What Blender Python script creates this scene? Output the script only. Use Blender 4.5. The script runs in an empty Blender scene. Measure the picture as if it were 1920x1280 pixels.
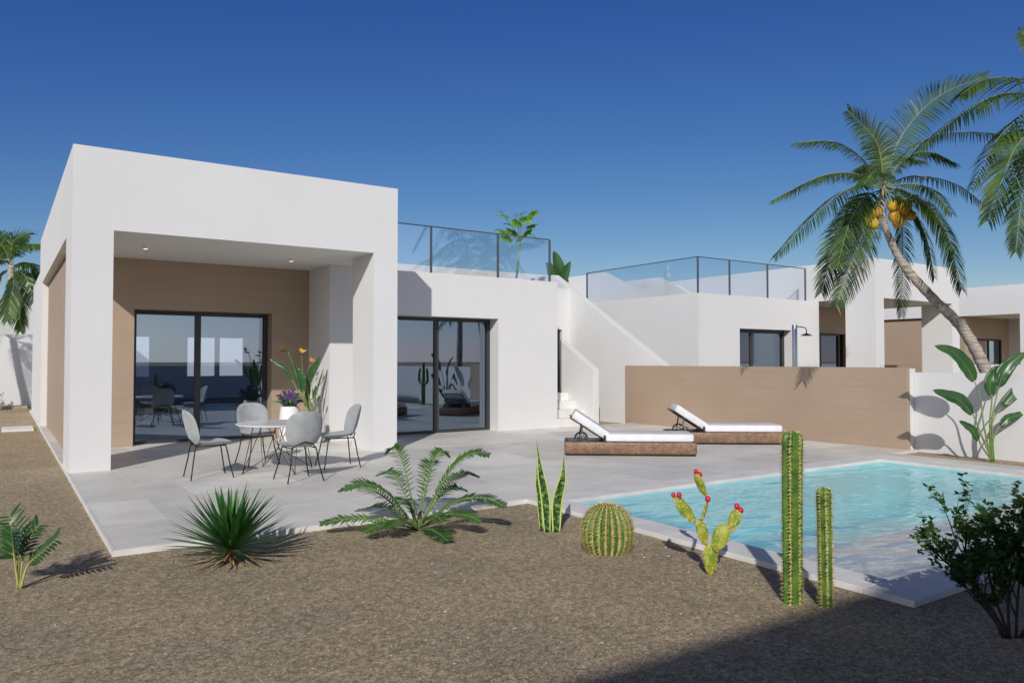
import bpy, math, random
from mathutils import Vector, Matrix, noise
rnd = random.Random(7)
D = bpy.data
scene = bpy.context.scene
COL = scene.collection
R = math.radians
YAW, PIT, F = 0.5948, 0.02575, 1417.1
CAM = Vector((0, 0, 1.5))
fw = Vector((math.sin(YAW) * math.cos(PIT), math.cos(YAW) * math.cos(PIT), math.sin(PIT)))
rt = Vector((math.cos(YAW), -math.sin(YAW), 0))
up = rt.cross(fw)
RT = Vector((math.cos(YAW), -math.sin(YAW), 0)); FD = Vector((math.sin(YAW), math.cos(YAW), 0)); UP = Vector((0, 0, 1))
def at(px, py, depth):
    "world point seen at a photo pixel, at the given distance along the view axis"
    return CAM + (fw * F + rt * (px - 960) - up * (py - 640)) * (depth / F)
GZ = -0.045

# ------------------------------------------------------------------ materials
def new_mat(name):
    m = D.materials.new(name); m.use_nodes = True
    nt = m.node_tree; b = nt.nodes['Principled BSDF']
    return m, nt, b
def N(nt, t, **k):
    n = nt.nodes.new(t)
    for a, v in k.items():
        if a in n.inputs.keys(): n.inputs[a].default_value = v
        else: setattr(n, a, v)
    return n
def lk(nt, a, b): nt.links.new(a, b)
def coords(nt, scale=(1, 1, 1), obj=True):
    tc = N(nt, 'ShaderNodeTexCoord'); mp = N(nt, 'ShaderNodeMapping'); mp.inputs['Scale'].default_value = scale
    lk(nt, tc.outputs['Object'], mp.inputs['Vector']); return mp.outputs['Vector']
def noise_tex(nt, vec, scale, detail=4, rough=.55):
    n = N(nt, 'ShaderNodeTexNoise'); n.inputs['Scale'].default_value = scale; n.inputs['Detail'].default_value = detail
    n.inputs['Roughness'].default_value = rough; lk(nt, vec, n.inputs['Vector']); return n
def ramp(nt, fac, stops):
    r = N(nt, 'ShaderNodeValToRGB'); e = r.color_ramp.elements
    while len(e) < len(stops): e.new(.5)
    for i, (p, c) in enumerate(stops):
        e[i].position = p; e[i].color = (c[0], c[1], c[2], 1)
    lk(nt, fac, r.inputs['Fac']); return r
def bump(nt, b, h, strength, dist=.01):
    n = N(nt, 'ShaderNodeBump'); n.inputs['Strength'].default_value = strength; n.inputs['Distance'].default_value = dist
    lk(nt, h, n.inputs['Height']); lk(nt, n.outputs['Normal'], b.inputs['Normal'])
def noisy(name, c1, c2, scale, rough=.6, bs=.3, bd=.005, sc=(1, 1, 1), detail=4, lo=.35, hi=.65, metal=0):
    m, nt, b = new_mat(name); v = coords(nt, sc); n = noise_tex(nt, v, scale, detail)
    r = ramp(nt, n.outputs['Fac'], [(lo, c1), (hi, c2)]); lk(nt, r.outputs['Color'], b.inputs['Base Color'])
    b.inputs['Roughness'].default_value = rough; b.inputs['Metallic'].default_value = metal
    if bs: bump(nt, b, n.outputs['Fac'], bs, bd)
    return m
M = {}
def mk_stucco():
    m, nt, b = new_mat('white_stucco'); v = coords(nt)
    big = noise_tex(nt, v, .6, 5, .6); r = ramp(nt, big.outputs['Fac'], [(.3, (.69, .688, .68)), (.7, (.73, .727, .715))])
    st_n = noise_tex(nt, coords(nt, (5, 5, .35)), 1.5, 5, .6); r2 = ramp(nt, st_n.outputs['Fac'], [(.3, (.988, .988, .987)), (.6, (1, 1, 1))])
    mx = N(nt, 'ShaderNodeMixRGB', blend_type='MULTIPLY'); mx.inputs['Fac'].default_value = 1; lk(nt, r.outputs['Color'], mx.inputs[1]); lk(nt, r2.outputs['Color'], mx.inputs[2])
    lk(nt, mx.outputs[0], b.inputs['Base Color']); b.inputs['Roughness'].default_value = .85
    fine = noise_tex(nt, v, 90, 4); bump(nt, b, fine.outputs['Fac'], .12, .004); return m
M['white'] = mk_stucco()
def mk_clad():
    m, nt, b = new_mat('beige_cladding'); v = coords(nt, (.35, .35, 14))
    n = noise_tex(nt, v, 1.6, 6, .65); v2 = coords(nt, (1, 1, 1)); n2 = noise_tex(nt, v2, .9, 3)
    r = ramp(nt, n.outputs['Fac'], [(.3, (.405, .305, .22)), (.7, (.44, .338, .246))])
    r2 = ramp(nt, n2.outputs['Fac'], [(.3, (.93, .9, .9)), (.7, (1, 1, 1))])
    mx = N(nt, 'ShaderNodeMixRGB', blend_type='MULTIPLY'); mx.inputs['Fac'].default_value = 1
    lk(nt, r.outputs['Color'], mx.inputs[1]); lk(nt, r2.outputs['Color'], mx.inputs[2])
    # shallow board joints every 0.21 m
    sx = N(nt, 'ShaderNodeSeparateXYZ'); lk(nt, v2, sx.inputs[0])
    dv = N(nt, 'ShaderNodeMath', operation='DIVIDE'); dv.inputs[1].default_value = .21; lk(nt, sx.outputs['Z'], dv.inputs[0])
    fr = N(nt, 'ShaderNodeMath', operation='FRACT'); lk(nt, dv.outputs[0], fr.inputs[0])
    gt = N(nt, 'ShaderNodeMath', operation='GREATER_THAN'); gt.inputs[1].default_value = .025; lk(nt, fr.outputs[0], gt.inputs[0])
    jr = ramp(nt, gt.outputs[0], [(0, (.92, .92, .92)), (1, (1, 1, 1))])
    m2 = N(nt, 'ShaderNodeMixRGB', blend_type='MULTIPLY'); m2.inputs['Fac'].default_value = 1
    lk(nt, mx.outputs[0], m2.inputs[1]); lk(nt, jr.outputs['Color'], m2.inputs[2])
    lk(nt, m2.outputs[0], b.inputs['Base Color']); b.inputs['Roughness'].default_value = .6
    bump(nt, b, n.outputs['Fac'], .15, .003); return m
M['clad'] = mk_clad()
def mk_tiles():
    m, nt, b = new_mat('terrace_tiles'); v = coords(nt)
    mp = N(nt, 'ShaderNodeMapping'); mp.inputs['Location'].default_value = (-.58, -.34, 0); lk(nt, v, mp.inputs['Vector'])
    bt = N(nt, 'ShaderNodeTexBrick'); bt.offset = .4; bt.squash = 1
    bt.inputs['Color1'].default_value = (.64, .62, .565, 1); bt.inputs['Color2'].default_value = (.84, .815, .75, 1)
    bt.inputs['Mortar'].default_value = (.86, .85, .80, 1); bt.inputs['Scale'].default_value = 1
    bt.inputs['Mortar Size'].default_value = .006; bt.inputs['Mortar Smooth'].default_value = .1
    bt.inputs['Brick Width'].default_value = 1.25; bt.inputs['Row Height'].default_value = 1.25
    lk(nt, mp.outputs[0], bt.inputs['Vector'])
    n = noise_tex(nt, v, 1.3, 8, .62); r = ramp(nt, n.outputs['Fac'], [(.3, (.80, .805, .81)), (.7, (1.07, 1.07, 1.06))])
    v3 = coords(nt, (1, 6, 1)); n3 = noise_tex(nt, v3, 3, 6, .6); r3 = ramp(nt, n3.outputs['Fac'], [(.35, (.95, .95, .95)), (.68, (1.03, 1.03, 1.03))])
    mx = N(nt, 'ShaderNodeMixRGB', blend_type='MULTIPLY'); mx.inputs['Fac'].default_value = 1
    lk(nt, bt.outputs['Color'], mx.inputs[1]); lk(nt, r.outputs['Color'], mx.inputs[2])
    m2 = N(nt, 'ShaderNodeMixRGB', blend_type='MULTIPLY'); m2.inputs['Fac'].default_value = 1
    lk(nt, mx.outputs[0], m2.inputs[1]); lk(nt, r3.outputs['Color'], m2.inputs[2])
    lk(nt, m2.outputs[0], b.inputs['Base Color']); b.inputs['Roughness'].default_value = .5
    f = noise_tex(nt, v, 60, 4); bump(nt, b, f.outputs['Fac'], .08, .003); return m
M['tiles'] = mk_tiles()
M['coping'] = noisy('coping_stone', (.68, .67, .63), (.80, .785, .745), 3, .6, .1, .003, detail=9)
def mk_gravel():
    m, nt, b = new_mat('fine_gravel'); v = coords(nt)
    vo = N(nt, 'ShaderNodeTexVoronoi'); vo.inputs['Scale'].default_value = 120; lk(nt, v, vo.inputs['Vector'])
    n1 = noise_tex(nt, v, 34, 7, .82); n2 = noise_tex(nt, v, 1.1, 4, .6); n3 = noise_tex(nt, v, 160, 3, .7)
    r = ramp(nt, n1.outputs['Fac'], [(.36, (.20, .155, .10)), (.5, (.42, .342, .23)), (.62, (.68, .575, .415))])
    r2 = ramp(nt, n2.outputs['Fac'], [(.3, (.86, .86, .86)), (.7, (1.1, 1.08, 1.05))])
    rv = ramp(nt, vo.outputs['Color'], [(.1, (.62, .62, .62)), (.9, (1.36, 1.34, 1.3))])
    mx = N(nt, 'ShaderNodeMixRGB', blend_type='MULTIPLY'); mx.inputs['Fac'].default_value = 1
    m2 = N(nt, 'ShaderNodeMixRGB', blend_type='MULTIPLY'); m2.inputs['Fac'].default_value = 1
    lk(nt, r.outputs['Color'], mx.inputs[1]); lk(nt, r2.outputs['Color'], mx.inputs[2])
    lk(nt, mx.outputs[0], m2.inputs[1]); lk(nt, rv.outputs['Color'], m2.inputs[2])
    lk(nt, m2.outputs[0], b.inputs['Base Color']); b.inputs['Roughness'].default_value = .95
    b.inputs['Specular IOR Level'].default_value = .15
    ad = N(nt, 'ShaderNodeMath', operation='ADD'); lk(nt, n1.outputs['Fac'], ad.inputs[0]); lk(nt, n3.outputs['Fac'], ad.inputs[1])
    bump(nt, b, ad.outputs[0], .7, .014); return m
M['gravel'] = mk_gravel()
M['pebble'] = noisy('pebble_stone', (.20, .16, .11), (.60, .51, .39), 45, .9, 0)
M['frame'] = noisy('anthracite_aluminium', (.045, .047, .047), (.055, .056, .055), 30, .45, 0, metal=.3)
def mk_glass(name, tint, ior, mn, gc=(.86, .92, 1)):
    m, nt, b = new_mat(name); nt.nodes.remove(b); out = nt.nodes['Material Output']
    tr = N(nt, 'ShaderNodeBsdfTransparent'); tr.inputs['Color'].default_value = (*tint, 1)
    gl = N(nt, 'ShaderNodeBsdfGlossy'); gl.inputs['Roughness'].default_value = 0; gl.inputs['Color'].default_value = (*gc, 1)
    fr = N(nt, 'ShaderNodeFresnel'); fr.inputs['IOR'].default_value = ior
    mxm = N(nt, 'ShaderNodeMath', operation='MAXIMUM'); mxm.inputs[1].default_value = mn; lk(nt, fr.outputs[0], mxm.inputs[0])
    mx = N(nt, 'ShaderNodeMixShader'); lk(nt, mxm.outputs[0], mx.inputs['Fac']); lk(nt, tr.outputs[0], mx.inputs[1]); lk(nt, gl.outputs[0], mx.inputs[2])
    lk(nt, mx.outputs[0], out.inputs['Surface']); return m
M['glass'] = mk_glass('door_glass', (.60, .70, .86), 1.75, .34, (.62, .78, 1.0))
M['rail_glass'] = mk_glass('balustrade_glass', (.88, .93, .97), 1.25, .26)
M['steel'] = noisy('brushed_steel', (.42, .43, .45), (.55, .56, .58), 20, .25, 0, metal=1, sc=(1, 1, 30))
M['railmetal'] = noisy('grey_post_metal', (.10, .11, .125), (.13, .14, .15), 20, .4, 0, metal=.4)
M['black'] = noisy('black_wire', (.012, .012, .012), (.022, .022, .022), 20, .4, 0, metal=.3)
M['shell'] = noisy('grey_velvet_shell', (.31, .325, .325), (.38, .395, .395), 9, .75, .06, .003)
M['shell'].node_tree.nodes['Principled BSDF'].inputs['Sheen Weight'].default_value = .3
M['tabletop'] = noisy('white_tabletop', (.74, .74, .74), (.8, .8, .8), 3, .25, 0)
M['cushion'] = noisy('white_cushion', (.70, .70, .72), (.78, .78, .79), 6, .85, .15, .02)
def mk_wicker():
    m, nt, b = new_mat('brown_wicker'); v = coords(nt)
    w = N(nt, 'ShaderNodeTexBrick'); w.offset = .5; w.inputs['Scale'].default_value = 1
    w.inputs['Brick Width'].default_value = .028; w.inputs['Row Height'].default_value = .011; w.inputs['Mortar Size'].default_value = .0016
    w.inputs['Color1'].default_value = (.20, .118, .068, 1); w.inputs['Color2'].default_value = (.40, .26, .165, 1); w.inputs['Mortar'].default_value = (.05, .025, .015, 1)
    sx = N(nt, 'ShaderNodeSeparateXYZ'); lk(nt, v, sx.inputs[0]); ad = N(nt, 'ShaderNodeMath', operation='ADD')
    lk(nt, sx.outputs['X'], ad.inputs[0]); lk(nt, sx.outputs['Y'], ad.inputs[1])
    cb = N(nt, 'ShaderNodeCombineXYZ'); lk(nt, ad.outputs[0], cb.inputs[0]); lk(nt, sx.outputs['Z'], cb.inputs[1]); lk(nt, cb.outputs[0], w.inputs['Vector'])
    n = noise_tex(nt, v, 8, 3); r = ramp(nt, n.outputs['Fac'], [(.3, (.75, .75, .75)), (.7, (1.25, 1.2, 1.15))])
    mx = N(nt, 'ShaderNodeMixRGB', blend_type='MULTIPLY'); mx.inputs['Fac'].default_value = 1
    lk(nt, w.outputs['Color'], mx.inputs[1]); lk(nt, r.outputs['Color'], mx.inputs[2]); lk(nt, mx.outputs[0], b.inputs['Base Color'])
    b.inputs['Roughness'].default_value = .55; bump(nt, b, w.outputs['Fac'], -.5, .004); return m
M['wicker'] = mk_wicker()
def mk_leaf(name, c1, c2, scale=3, tl=.35, rough=.5, spec=.35):
    m, nt, b = new_mat(name); out = nt.nodes['Material Output']; v = coords(nt)
    n = noise_tex(nt, v, scale, 3); r = ramp(nt, n.outputs['Fac'], [(.32, c1), (.68, c2)])
    lk(nt, r.outputs['Color'], b.inputs['Base Color']); b.inputs['Roughness'].default_value = rough; b.inputs['Specular IOR Level'].default_value = spec
    t = N(nt, 'ShaderNodeBsdfTranslucent'); g = N(nt, 'ShaderNodeMixRGB', blend_type='MULTIPLY'); g.inputs['Fac'].default_value = 1
    g.inputs[2].default_value = (1.5, 1.6, .6, 1); lk(nt, r.outputs['Color'], g.inputs[1]); lk(nt, g.outputs[0], t.inputs['Color'])
    mx = N(nt, 'ShaderNodeMixShader'); mx.inputs['Fac'].default_value = tl
    lk(nt, b.outputs[0], mx.inputs[1]); lk(nt, t.outputs[0], mx.inputs[2]); lk(nt, mx.outputs[0], out.inputs['Surface']); return m
M['palmleaf'] = mk_leaf('palm_leaflet', (.009, .032, .022), (.095, .17, .025), 1.5, .24, .42)
M['rachis'] = noisy('frond_stalk', (.22, .25, .08), (.35, .36, .13), 5, .5, 0)
M['yucca'] = mk_leaf('yucca_blade', (.025, .095, .022), (.07, .20, .04), 6, .2, .35, .5)
M['dry'] = noisy('dry_blade', (.35, .17, .07), (.55, .38, .2), 6, .7, 0)
M['cycad'] = mk_leaf('cycad_leaflet', (.03, .10, .02), (.11, .24, .04), 4, .25, .35, .5)
M['stem'] = noisy('green_stem', (.12, .20, .05), (.22, .30, .09), 6, .5, 0)
M['bigleaf'] = mk_leaf('paddle_leaf', (.022, .075, .022), (.05, .13, .03), 5, .15, .32, .5)
M['bush'] = mk_leaf('shrub_leaf', (.03, .09, .02), (.09, .19, .04), 6, .3)
M['figleaf'] = mk_leaf('lobed_leaf', (.07, .2, .03), (.25, .45, .06), 3, .45)
M['twig'] = noisy('dark_twig', (.03, .022, .016), (.06, .045, .03), 15, .8, .3, .01)
M['paleyellow'] = noisy('pale_yellow_stalk', (.42, .40, .12), (.55, .52, .2), 6, .5, 0)
M['cactus'] = noisy('cactus_skin', (.035, .10, .012), (.12, .23, .025), 14, .5, .3, .01)
M['barrel'] = noisy('barrel_cactus_skin', (.05, .12, .012), (.11, .2, .025), 14, .55, .3, .01)
M['pear'] = noisy('prickly_pear_skin', (.15, .24, .018), (.36, .40, .03), 16, .5, .3, .008)
M['spine'] = noisy('cactus_spine', (.62, .46, .17), (.85, .72, .35), 20, .6, 0)
M['redfruit'] = noisy('red_fruit', (.5, .015, .03), (.65, .03, .06), 20, .4, .2, .005)
M['coconut'] = noisy('yellow_coconut', (.42, .22, .015), (.66, .42, .03), 14, .45, .2, .01)
M['orange'] = noisy('orange_petal', (.55, .17, .01), (.7, .28, .015), 9, .5, 0)
M['yellowpetal'] = noisy('yellow_petal', (.6, .30, .01), (.72, .42, .03), 9, .5, 0)
M['purple'] = noisy('purple_flower', (.10, .03, .16), (.24, .10, .32), 30, .6, 0)
M['pot'] = noisy('white_pot', (.78, .78, .78), (.82, .82, .82), 5, .35, 0)
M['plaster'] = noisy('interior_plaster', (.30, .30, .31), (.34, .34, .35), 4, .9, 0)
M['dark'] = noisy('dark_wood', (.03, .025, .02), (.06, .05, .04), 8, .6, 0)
def mk_trunk():
    m, nt, b = new_mat('palm_trunk'); v = coords(nt, (1, 1, 7)); n = noise_tex(nt, v, 5, 6, .7)
    r = ramp(nt, n.outputs['Fac'], [(.36, (.17, .14, .115)), (.5, (.42, .36, .30)), (.66, (.62, .55, .47))])
    lk(nt, r.outputs['Color'], b.inputs['Base Color']); b.inputs['Roughness'].default_value = .85; bump(nt, b, n.outputs['Fac'], .8, .03); return m
M['trunk'] = mk_trunk()
def mk_emit(name, c, s):
    m, nt, b = new_mat(name); b.inputs['Base Color'].default_value = (*c, 1)
    b.inputs['Emission Color'].default_value = (*c, 1); b.inputs['Emission Strength'].default_value = s; return m
M['lamp'] = mk_emit('downlight_lens', (1, .97, .92), 1.6)
def mk_water(name, surface):
    m, nt, b = new_mat(name); nt.nodes.remove(b); out = nt.nodes['Material Output']
    tr = N(nt, 'ShaderNodeBsdfTransparent'); tr.inputs['Color'].default_value = (.93, .985, .99, 1) if surface else (1, 1, 1, 1)
    if surface:
        mp = N(nt, 'ShaderNodeMapping'); mp.inputs['Rotation'].default_value = (0, 0, YAW); mp.inputs['Scale'].default_value = (1, 2.4, 1); lk(nt, coords(nt), mp.inputs['Vector'])
        n = noise_tex(nt, mp.outputs[0], 1.7, 2.5, .45)
        bp = N(nt, 'ShaderNodeBump'); bp.inputs['Strength'].default_value = 1; bp.inputs['Distance'].default_value = .042; lk(nt, n.outputs['Fac'], bp.inputs['Height'])
        rf = N(nt, 'ShaderNodeBsdfRefraction'); rf.inputs['Color'].default_value = (.93, .985, .99, 1); rf.inputs['IOR'].default_value = 1.33; rf.inputs['Roughness'].default_value = 0
        gl = N(nt, 'ShaderNodeBsdfGlossy'); gl.inputs['Roughness'].default_value = .0
        lk(nt, bp.outputs[0], rf.inputs['Normal']); lk(nt, bp.outputs[0], gl.inputs['Normal'])
        m1 = N(nt, 'ShaderNodeMixShader'); m1.inputs['Fac'].default_value = WATER_REFR; lk(nt, tr.outputs[0], m1.inputs[1]); lk(nt, rf.outputs[0], m1.inputs[2])
        fr = N(nt, 'ShaderNodeFresnel'); fr.inputs['IOR'].default_value = 1.33
        ge = N(nt, 'ShaderNodeNewGeometry'); nb_ = N(nt, 'ShaderNodeMath', operation='SUBTRACT'); nb_.inputs[0].default_value = 1; lk(nt, ge.outputs['Backfacing'], nb_.inputs[1])
        fm = N(nt, 'ShaderNodeMath', operation='MULTIPLY'); lk(nt, fr.outputs[0], fm.inputs[0]); lk(nt, nb_.outputs[0], fm.inputs[1])
        m2 = N(nt, 'ShaderNodeMixShader'); lk(nt, fm.outputs[0], m2.inputs['Fac']); lk(nt, m1.outputs[0], m2.inputs[1]); lk(nt, gl.outputs[0], m2.inputs[2])
        lk(nt, m2.outputs[0], out.inputs['Surface'])
    else: lk(nt, tr.outputs[0], out.inputs['Surface'])
    return m
WATER_REFR = .32
M['water_side'] = mk_water('pool_water_body', False)
M['water'] = mk_water('pool_water', True)
def mk_basin(name, c1, c2):
    m, nt, b = new_mat(name); v = coords(nt)
    bt = N(nt, 'ShaderNodeTexBrick'); bt.offset = .5; bt.inputs['Scale'].default_value = 1
    bt.inputs['Color1'].default_value = (*c1, 1); bt.inputs['Color2'].default_value = (*c2, 1); bt.inputs['Mortar'].default_value = (*[q * .9 for q in c1], 1)
    bt.inputs['Mortar Size'].default_value = .006; bt.inputs['Brick Width'].default_value = 1.2; bt.inputs['Row Height'].default_value = .6
    lk(nt, v, bt.inputs['Vector']); lk(nt, bt.outputs['Color'], b.inputs['Base Color']); b.inputs['Roughness'].default_value = .6; return m
M['bench'] = mk_basin('pale_bench_stone', (.86, .86, .86), (.90, .90, .89))
M['basin'] = mk_basin('turquoise_basin_liner', (.38, .81, .87), (.43, .83, .88))
def mk_sans():
    m, nt, b = new_mat('snake_plant_leaf')
    uv = N(nt, 'ShaderNodeUVMap'); sx = N(nt, 'ShaderNodeSeparateXYZ'); lk(nt, uv.outputs[0], sx.inputs[0])
    mp = N(nt, 'ShaderNodeMapping'); mp.inputs['Scale'].default_value = (1.2, 15, 1); lk(nt, uv.outputs[0], mp.inputs['Vector'])
    n = noise_tex(nt, mp.outputs[0], 1.3, 3, .6); r = ramp(nt, n.outputs['Fac'], [(.46, (.012, .05, .012)), (.56, (.10, .20, .05)), (.66, (.3, .42, .14))])
    a = N(nt, 'ShaderNodeMath', operation='SUBTRACT'); a.inputs[1].default_value = .5; lk(nt, sx.outputs['X'], a.inputs[0])
    ab = N(nt, 'ShaderNodeMath', operation='ABSOLUTE'); lk(nt, a.outputs[0], ab.inputs[0])
    er = ramp(nt, ab.outputs[0], [(.34, (0, 0, 0)), (.37, (1, 1, 1))])
    mx = N(nt, 'ShaderNodeMixRGB'); lk(nt, er.outputs['Color'], mx.inputs['Fac']); lk(nt, r.outputs['Color'], mx.inputs[1]); mx.inputs[2].default_value = (.52, .60, .17, 1)
    lk(nt, mx.outputs[0], b.inputs['Base Color']); b.inputs['Roughness'].default_value = .4; return m
M['sans'] = mk_sans()

# ------------------------------------------------------------------ builders
class MB:
    def __init__(s): s.v = []; s.f = []; s.uv = {}
    def add(s, vs, fs):
        o = len(s.v); s.v += [tuple(x) for x in vs]; s.f += [tuple(i + o for i in f) for f in fs]; return o
    def box(s, x0, y0, z0, x1, y1, z1):
        s.add([(x0, y0, z0), (x1, y0, z0), (x1, y1, z0), (x0, y1, z0), (x0, y0, z1), (x1, y0, z1), (x1, y1, z1), (x0, y1, z1)],
              [(0, 3, 2, 1), (4, 5, 6, 7), (0, 1, 5, 4), (1, 2, 6, 5), (2, 3, 7, 6), (3, 0, 4, 7)]); return s
    def prism_x(s, pts, x0, x1):   # polygon in (y, z), extruded along x
        n = len(pts); s.add([(x0, y, z) for y, z in pts] + [(x1, y, z) for y, z in pts],
            [tuple(range(n - 1, -1, -1)), tuple(range(n, 2 * n))] + [(i, (i + 1) % n, n + (i + 1) % n, n + i) for i in range(n)]); return s
    def tube(s, pts, rad, seg=8, cap=True):
        pts = [Vector(p) for p in pts]; n = len(pts); rad = rad if isinstance(rad, (list, tuple)) else [rad] * n
        T0 = (pts[1] - pts[0]).normalized(); a = Vector((0, 0, 1)) if abs(T0.z) < .9 else Vector((1, 0, 0)); u = T0.cross(a).normalized(); vs = []
        for i, p in enumerate(pts):
            T = ((pts[min(i + 1, n - 1)] - pts[max(i - 1, 0)])).normalized(); u = (u - T * u.dot(T)).normalized(); w = T.cross(u)
            for k in range(seg):
                an = 2 * math.pi * k / seg; vs.append(p + (u * math.cos(an) + w * math.sin(an)) * rad[i])
        fs = [(i * seg + k, i * seg + (k + 1) % seg, (i + 1) * seg + (k + 1) % seg, (i + 1) * seg + k) for i in range(n - 1) for k in range(seg)]
        if cap: fs += [tuple(range(seg - 1, -1, -1)), tuple(range((n - 1) * seg, n * seg))]
        s.add(vs, fs); return s
    def lathe(s, prof, c=(0, 0, 0), seg=32):   # profile [(r, z)]
        vs = []; n = len(prof)
        for r, z in prof:
            for k in range(seg):
                a = 2 * math.pi * k / seg; vs.append((c[0] + r * math.cos(a), c[1] + r * math.sin(a), c[2] + z))
        fs = [(i * seg + k, i * seg + (k + 1) % seg, (i + 1) * seg + (k + 1) % seg, (i + 1) * seg + k) for i in range(n - 1) for k in range(seg)]
        fs += [tuple(range(seg - 1, -1, -1)), tuple(range((n - 1) * seg, n * seg))]; s.add(vs, fs); return s
    def grid(s, fn, nu, nv, cu=False, uv=False):
        o = len(s.v)
        for j in range(nv + 1):
            for i in range(nu + 1): s.v.append(tuple(fn(i / nu, j / nv)))
        for j in range(nv):
            for i in range(nu):
                a = o + j * (nu + 1) + i; f = (a, a + 1, a + nu + 2, a + nu + 1); 
                if uv: s.uv[len(s.f)] = [(i / nu, j / nv), ((i + 1) / nu, j / nv), ((i + 1) / nu, (j + 1) / nv), (i / nu, (j + 1) / nv)]
                s.f.append(f)
        return s
    def build(s, name, mat, parent=None, smooth=False, bevel=0, solid=0):
        me = D.meshes.new(name); me.from_pydata(s.v, [], s.f); me.update()
        if s.uv:
            l = me.uv_layers.new(name='UVMap')
            for fi, c in s.uv.items():
                for li, uvc in zip(me.polygons[fi].loop_indices, c): l.data[li].uv = uvc
        if smooth:
            for p in me.polygons: p.use_smooth = True
        o = D.objects.new(name, me); me.materials.append(M[mat]); COL.objects.link(o)
        if parent:
            o.parent = parent; o.matrix_parent_inverse = PW(parent).inverted()
        if solid:
            md = o.modifiers.new('solid', 'SOLIDIFY'); md.thickness = solid; md.offset = 0
        if bevel:
            md = o.modifiers.new('bevel', 'BEVEL'); md.width = bevel; md.segments = 2; md.limit_method = 'ANGLE'; md.angle_limit = R(40)
        return o
def PW(o):
    m = Matrix.Translation(o.location) @ o.rotation_euler.to_matrix().to_4x4()
    if o.parent: m = PW(o.parent) @ o.matrix_parent_inverse @ m
    return m
def thing(name, label, cat, loc=(0, 0, 0), rz=0, group=None):
    o = D.objects.new(name, None); COL.objects.link(o); o.location = loc; o.rotation_euler = (0, 0, rz); o.empty_display_size = .2
    o['label'] = label; o['category'] = cat
    if group: o['group'] = group
    return o
def tag(o, label, cat, group=None):
    o['label'] = label; o['category'] = cat
    if group: o['group'] = group
    return o
def struct(o, label=None):
    o['kind'] = 'structure'
    if label: o['label'] = label
    return o
def kids(o): return [c for c in COL.objects if c.parent == o]
def copy_tree(o, loc=None, rz=None, parent=None, mirror=False):
    c = o.copy(); COL.objects.link(c)
    if parent: c.parent = parent; c.matrix_parent_inverse = o.matrix_parent_inverse.copy()
    if loc is not None: c.location = loc
    if rz is not None: c.rotation_euler = (0, 0, rz)
    for k in kids(o): copy_tree(k, parent=c)
    return c
def bez(pts, n):
    "smooth curve through points (Catmull-Rom)"
    P = [Vector(p) for p in pts]; P = [P[0] * 2 - P[1]] + P + [P[-1] * 2 - P[-2]]; out = []; m = len(P) - 3
    for i in range(n + 1):
        t = i / n * m; k = min(int(t), m - 1); u = t - k; a, b, c, d = P[k:k + 4]
        out.append(.5 * ((2 * b) + (c - a) * u + (2 * a - 5 * b + 4 * c - d) * u * u + (3 * b - a - 3 * c + d) * u ** 3))
    return out

# ------------------------------------------------------------------ world, sun, camera
SUN_EL, SUN_TRAVEL = R(30.3), Vector((1.624, 1.85, -1.441)).normalized()
FILL_GLOW = 1.05
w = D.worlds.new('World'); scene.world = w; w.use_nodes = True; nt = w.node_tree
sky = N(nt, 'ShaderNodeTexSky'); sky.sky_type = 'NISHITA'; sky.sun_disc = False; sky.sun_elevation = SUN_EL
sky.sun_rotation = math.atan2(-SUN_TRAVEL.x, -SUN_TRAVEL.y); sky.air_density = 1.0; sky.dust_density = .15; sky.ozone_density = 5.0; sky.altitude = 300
# grade the clear-sky colours channel by channel: a deeper, more saturated blue overhead
sp_ = N(nt, 'ShaderNodeSeparateColor'); cb_ = N(nt, 'ShaderNodeCombineColor'); lk(nt, sky.outputs[0], sp_.inputs[0]); SK = .1
for i_, (k_, p_, c_) in enumerate(((1.86, 1.72, .5), (1.024, 1.35, .7), (.75, .77, 1.0))):
    a_ = N(nt, 'ShaderNodeMath', operation='MULTIPLY'); a_.inputs[1].default_value = .085; lk(nt, sp_.outputs[i_], a_.inputs[0])
    mn_ = N(nt, 'ShaderNodeMath', operation='MINIMUM'); mn_.inputs[1].default_value = c_; lk(nt, a_.outputs[0], mn_.inputs[0])
    pw_ = N(nt, 'ShaderNodeMath', operation='POWER'); pw_.inputs[1].default_value = p_; lk(nt, mn_.outputs[0], pw_.inputs[0])
    m_ = N(nt, 'ShaderNodeMath', operation='MULTIPLY'); m_.inputs[1].default_value = k_ / SK; lk(nt, pw_.outputs[0], m_.inputs[0]); lk(nt, m_.outputs[0], cb_.inputs[i_])
# glow added to the sun's half of the sky (behind the viewer) to lift shade
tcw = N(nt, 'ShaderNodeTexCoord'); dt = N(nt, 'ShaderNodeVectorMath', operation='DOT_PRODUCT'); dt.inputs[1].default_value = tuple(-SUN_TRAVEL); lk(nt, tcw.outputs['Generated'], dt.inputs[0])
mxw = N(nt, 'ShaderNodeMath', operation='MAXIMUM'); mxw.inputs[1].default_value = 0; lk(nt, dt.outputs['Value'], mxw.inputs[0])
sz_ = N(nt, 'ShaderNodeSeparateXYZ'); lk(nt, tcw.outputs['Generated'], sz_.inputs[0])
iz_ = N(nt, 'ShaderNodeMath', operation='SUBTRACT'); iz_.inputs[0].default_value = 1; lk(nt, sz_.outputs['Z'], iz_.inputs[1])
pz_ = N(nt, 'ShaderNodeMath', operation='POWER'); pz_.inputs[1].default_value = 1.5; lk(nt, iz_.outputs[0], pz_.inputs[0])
mz_ = N(nt, 'ShaderNodeMath', operation='MULTIPLY'); lk(nt, mxw.outputs[0], mz_.inputs[0]); lk(nt, pz_.outputs[0], mz_.inputs[1])
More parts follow.
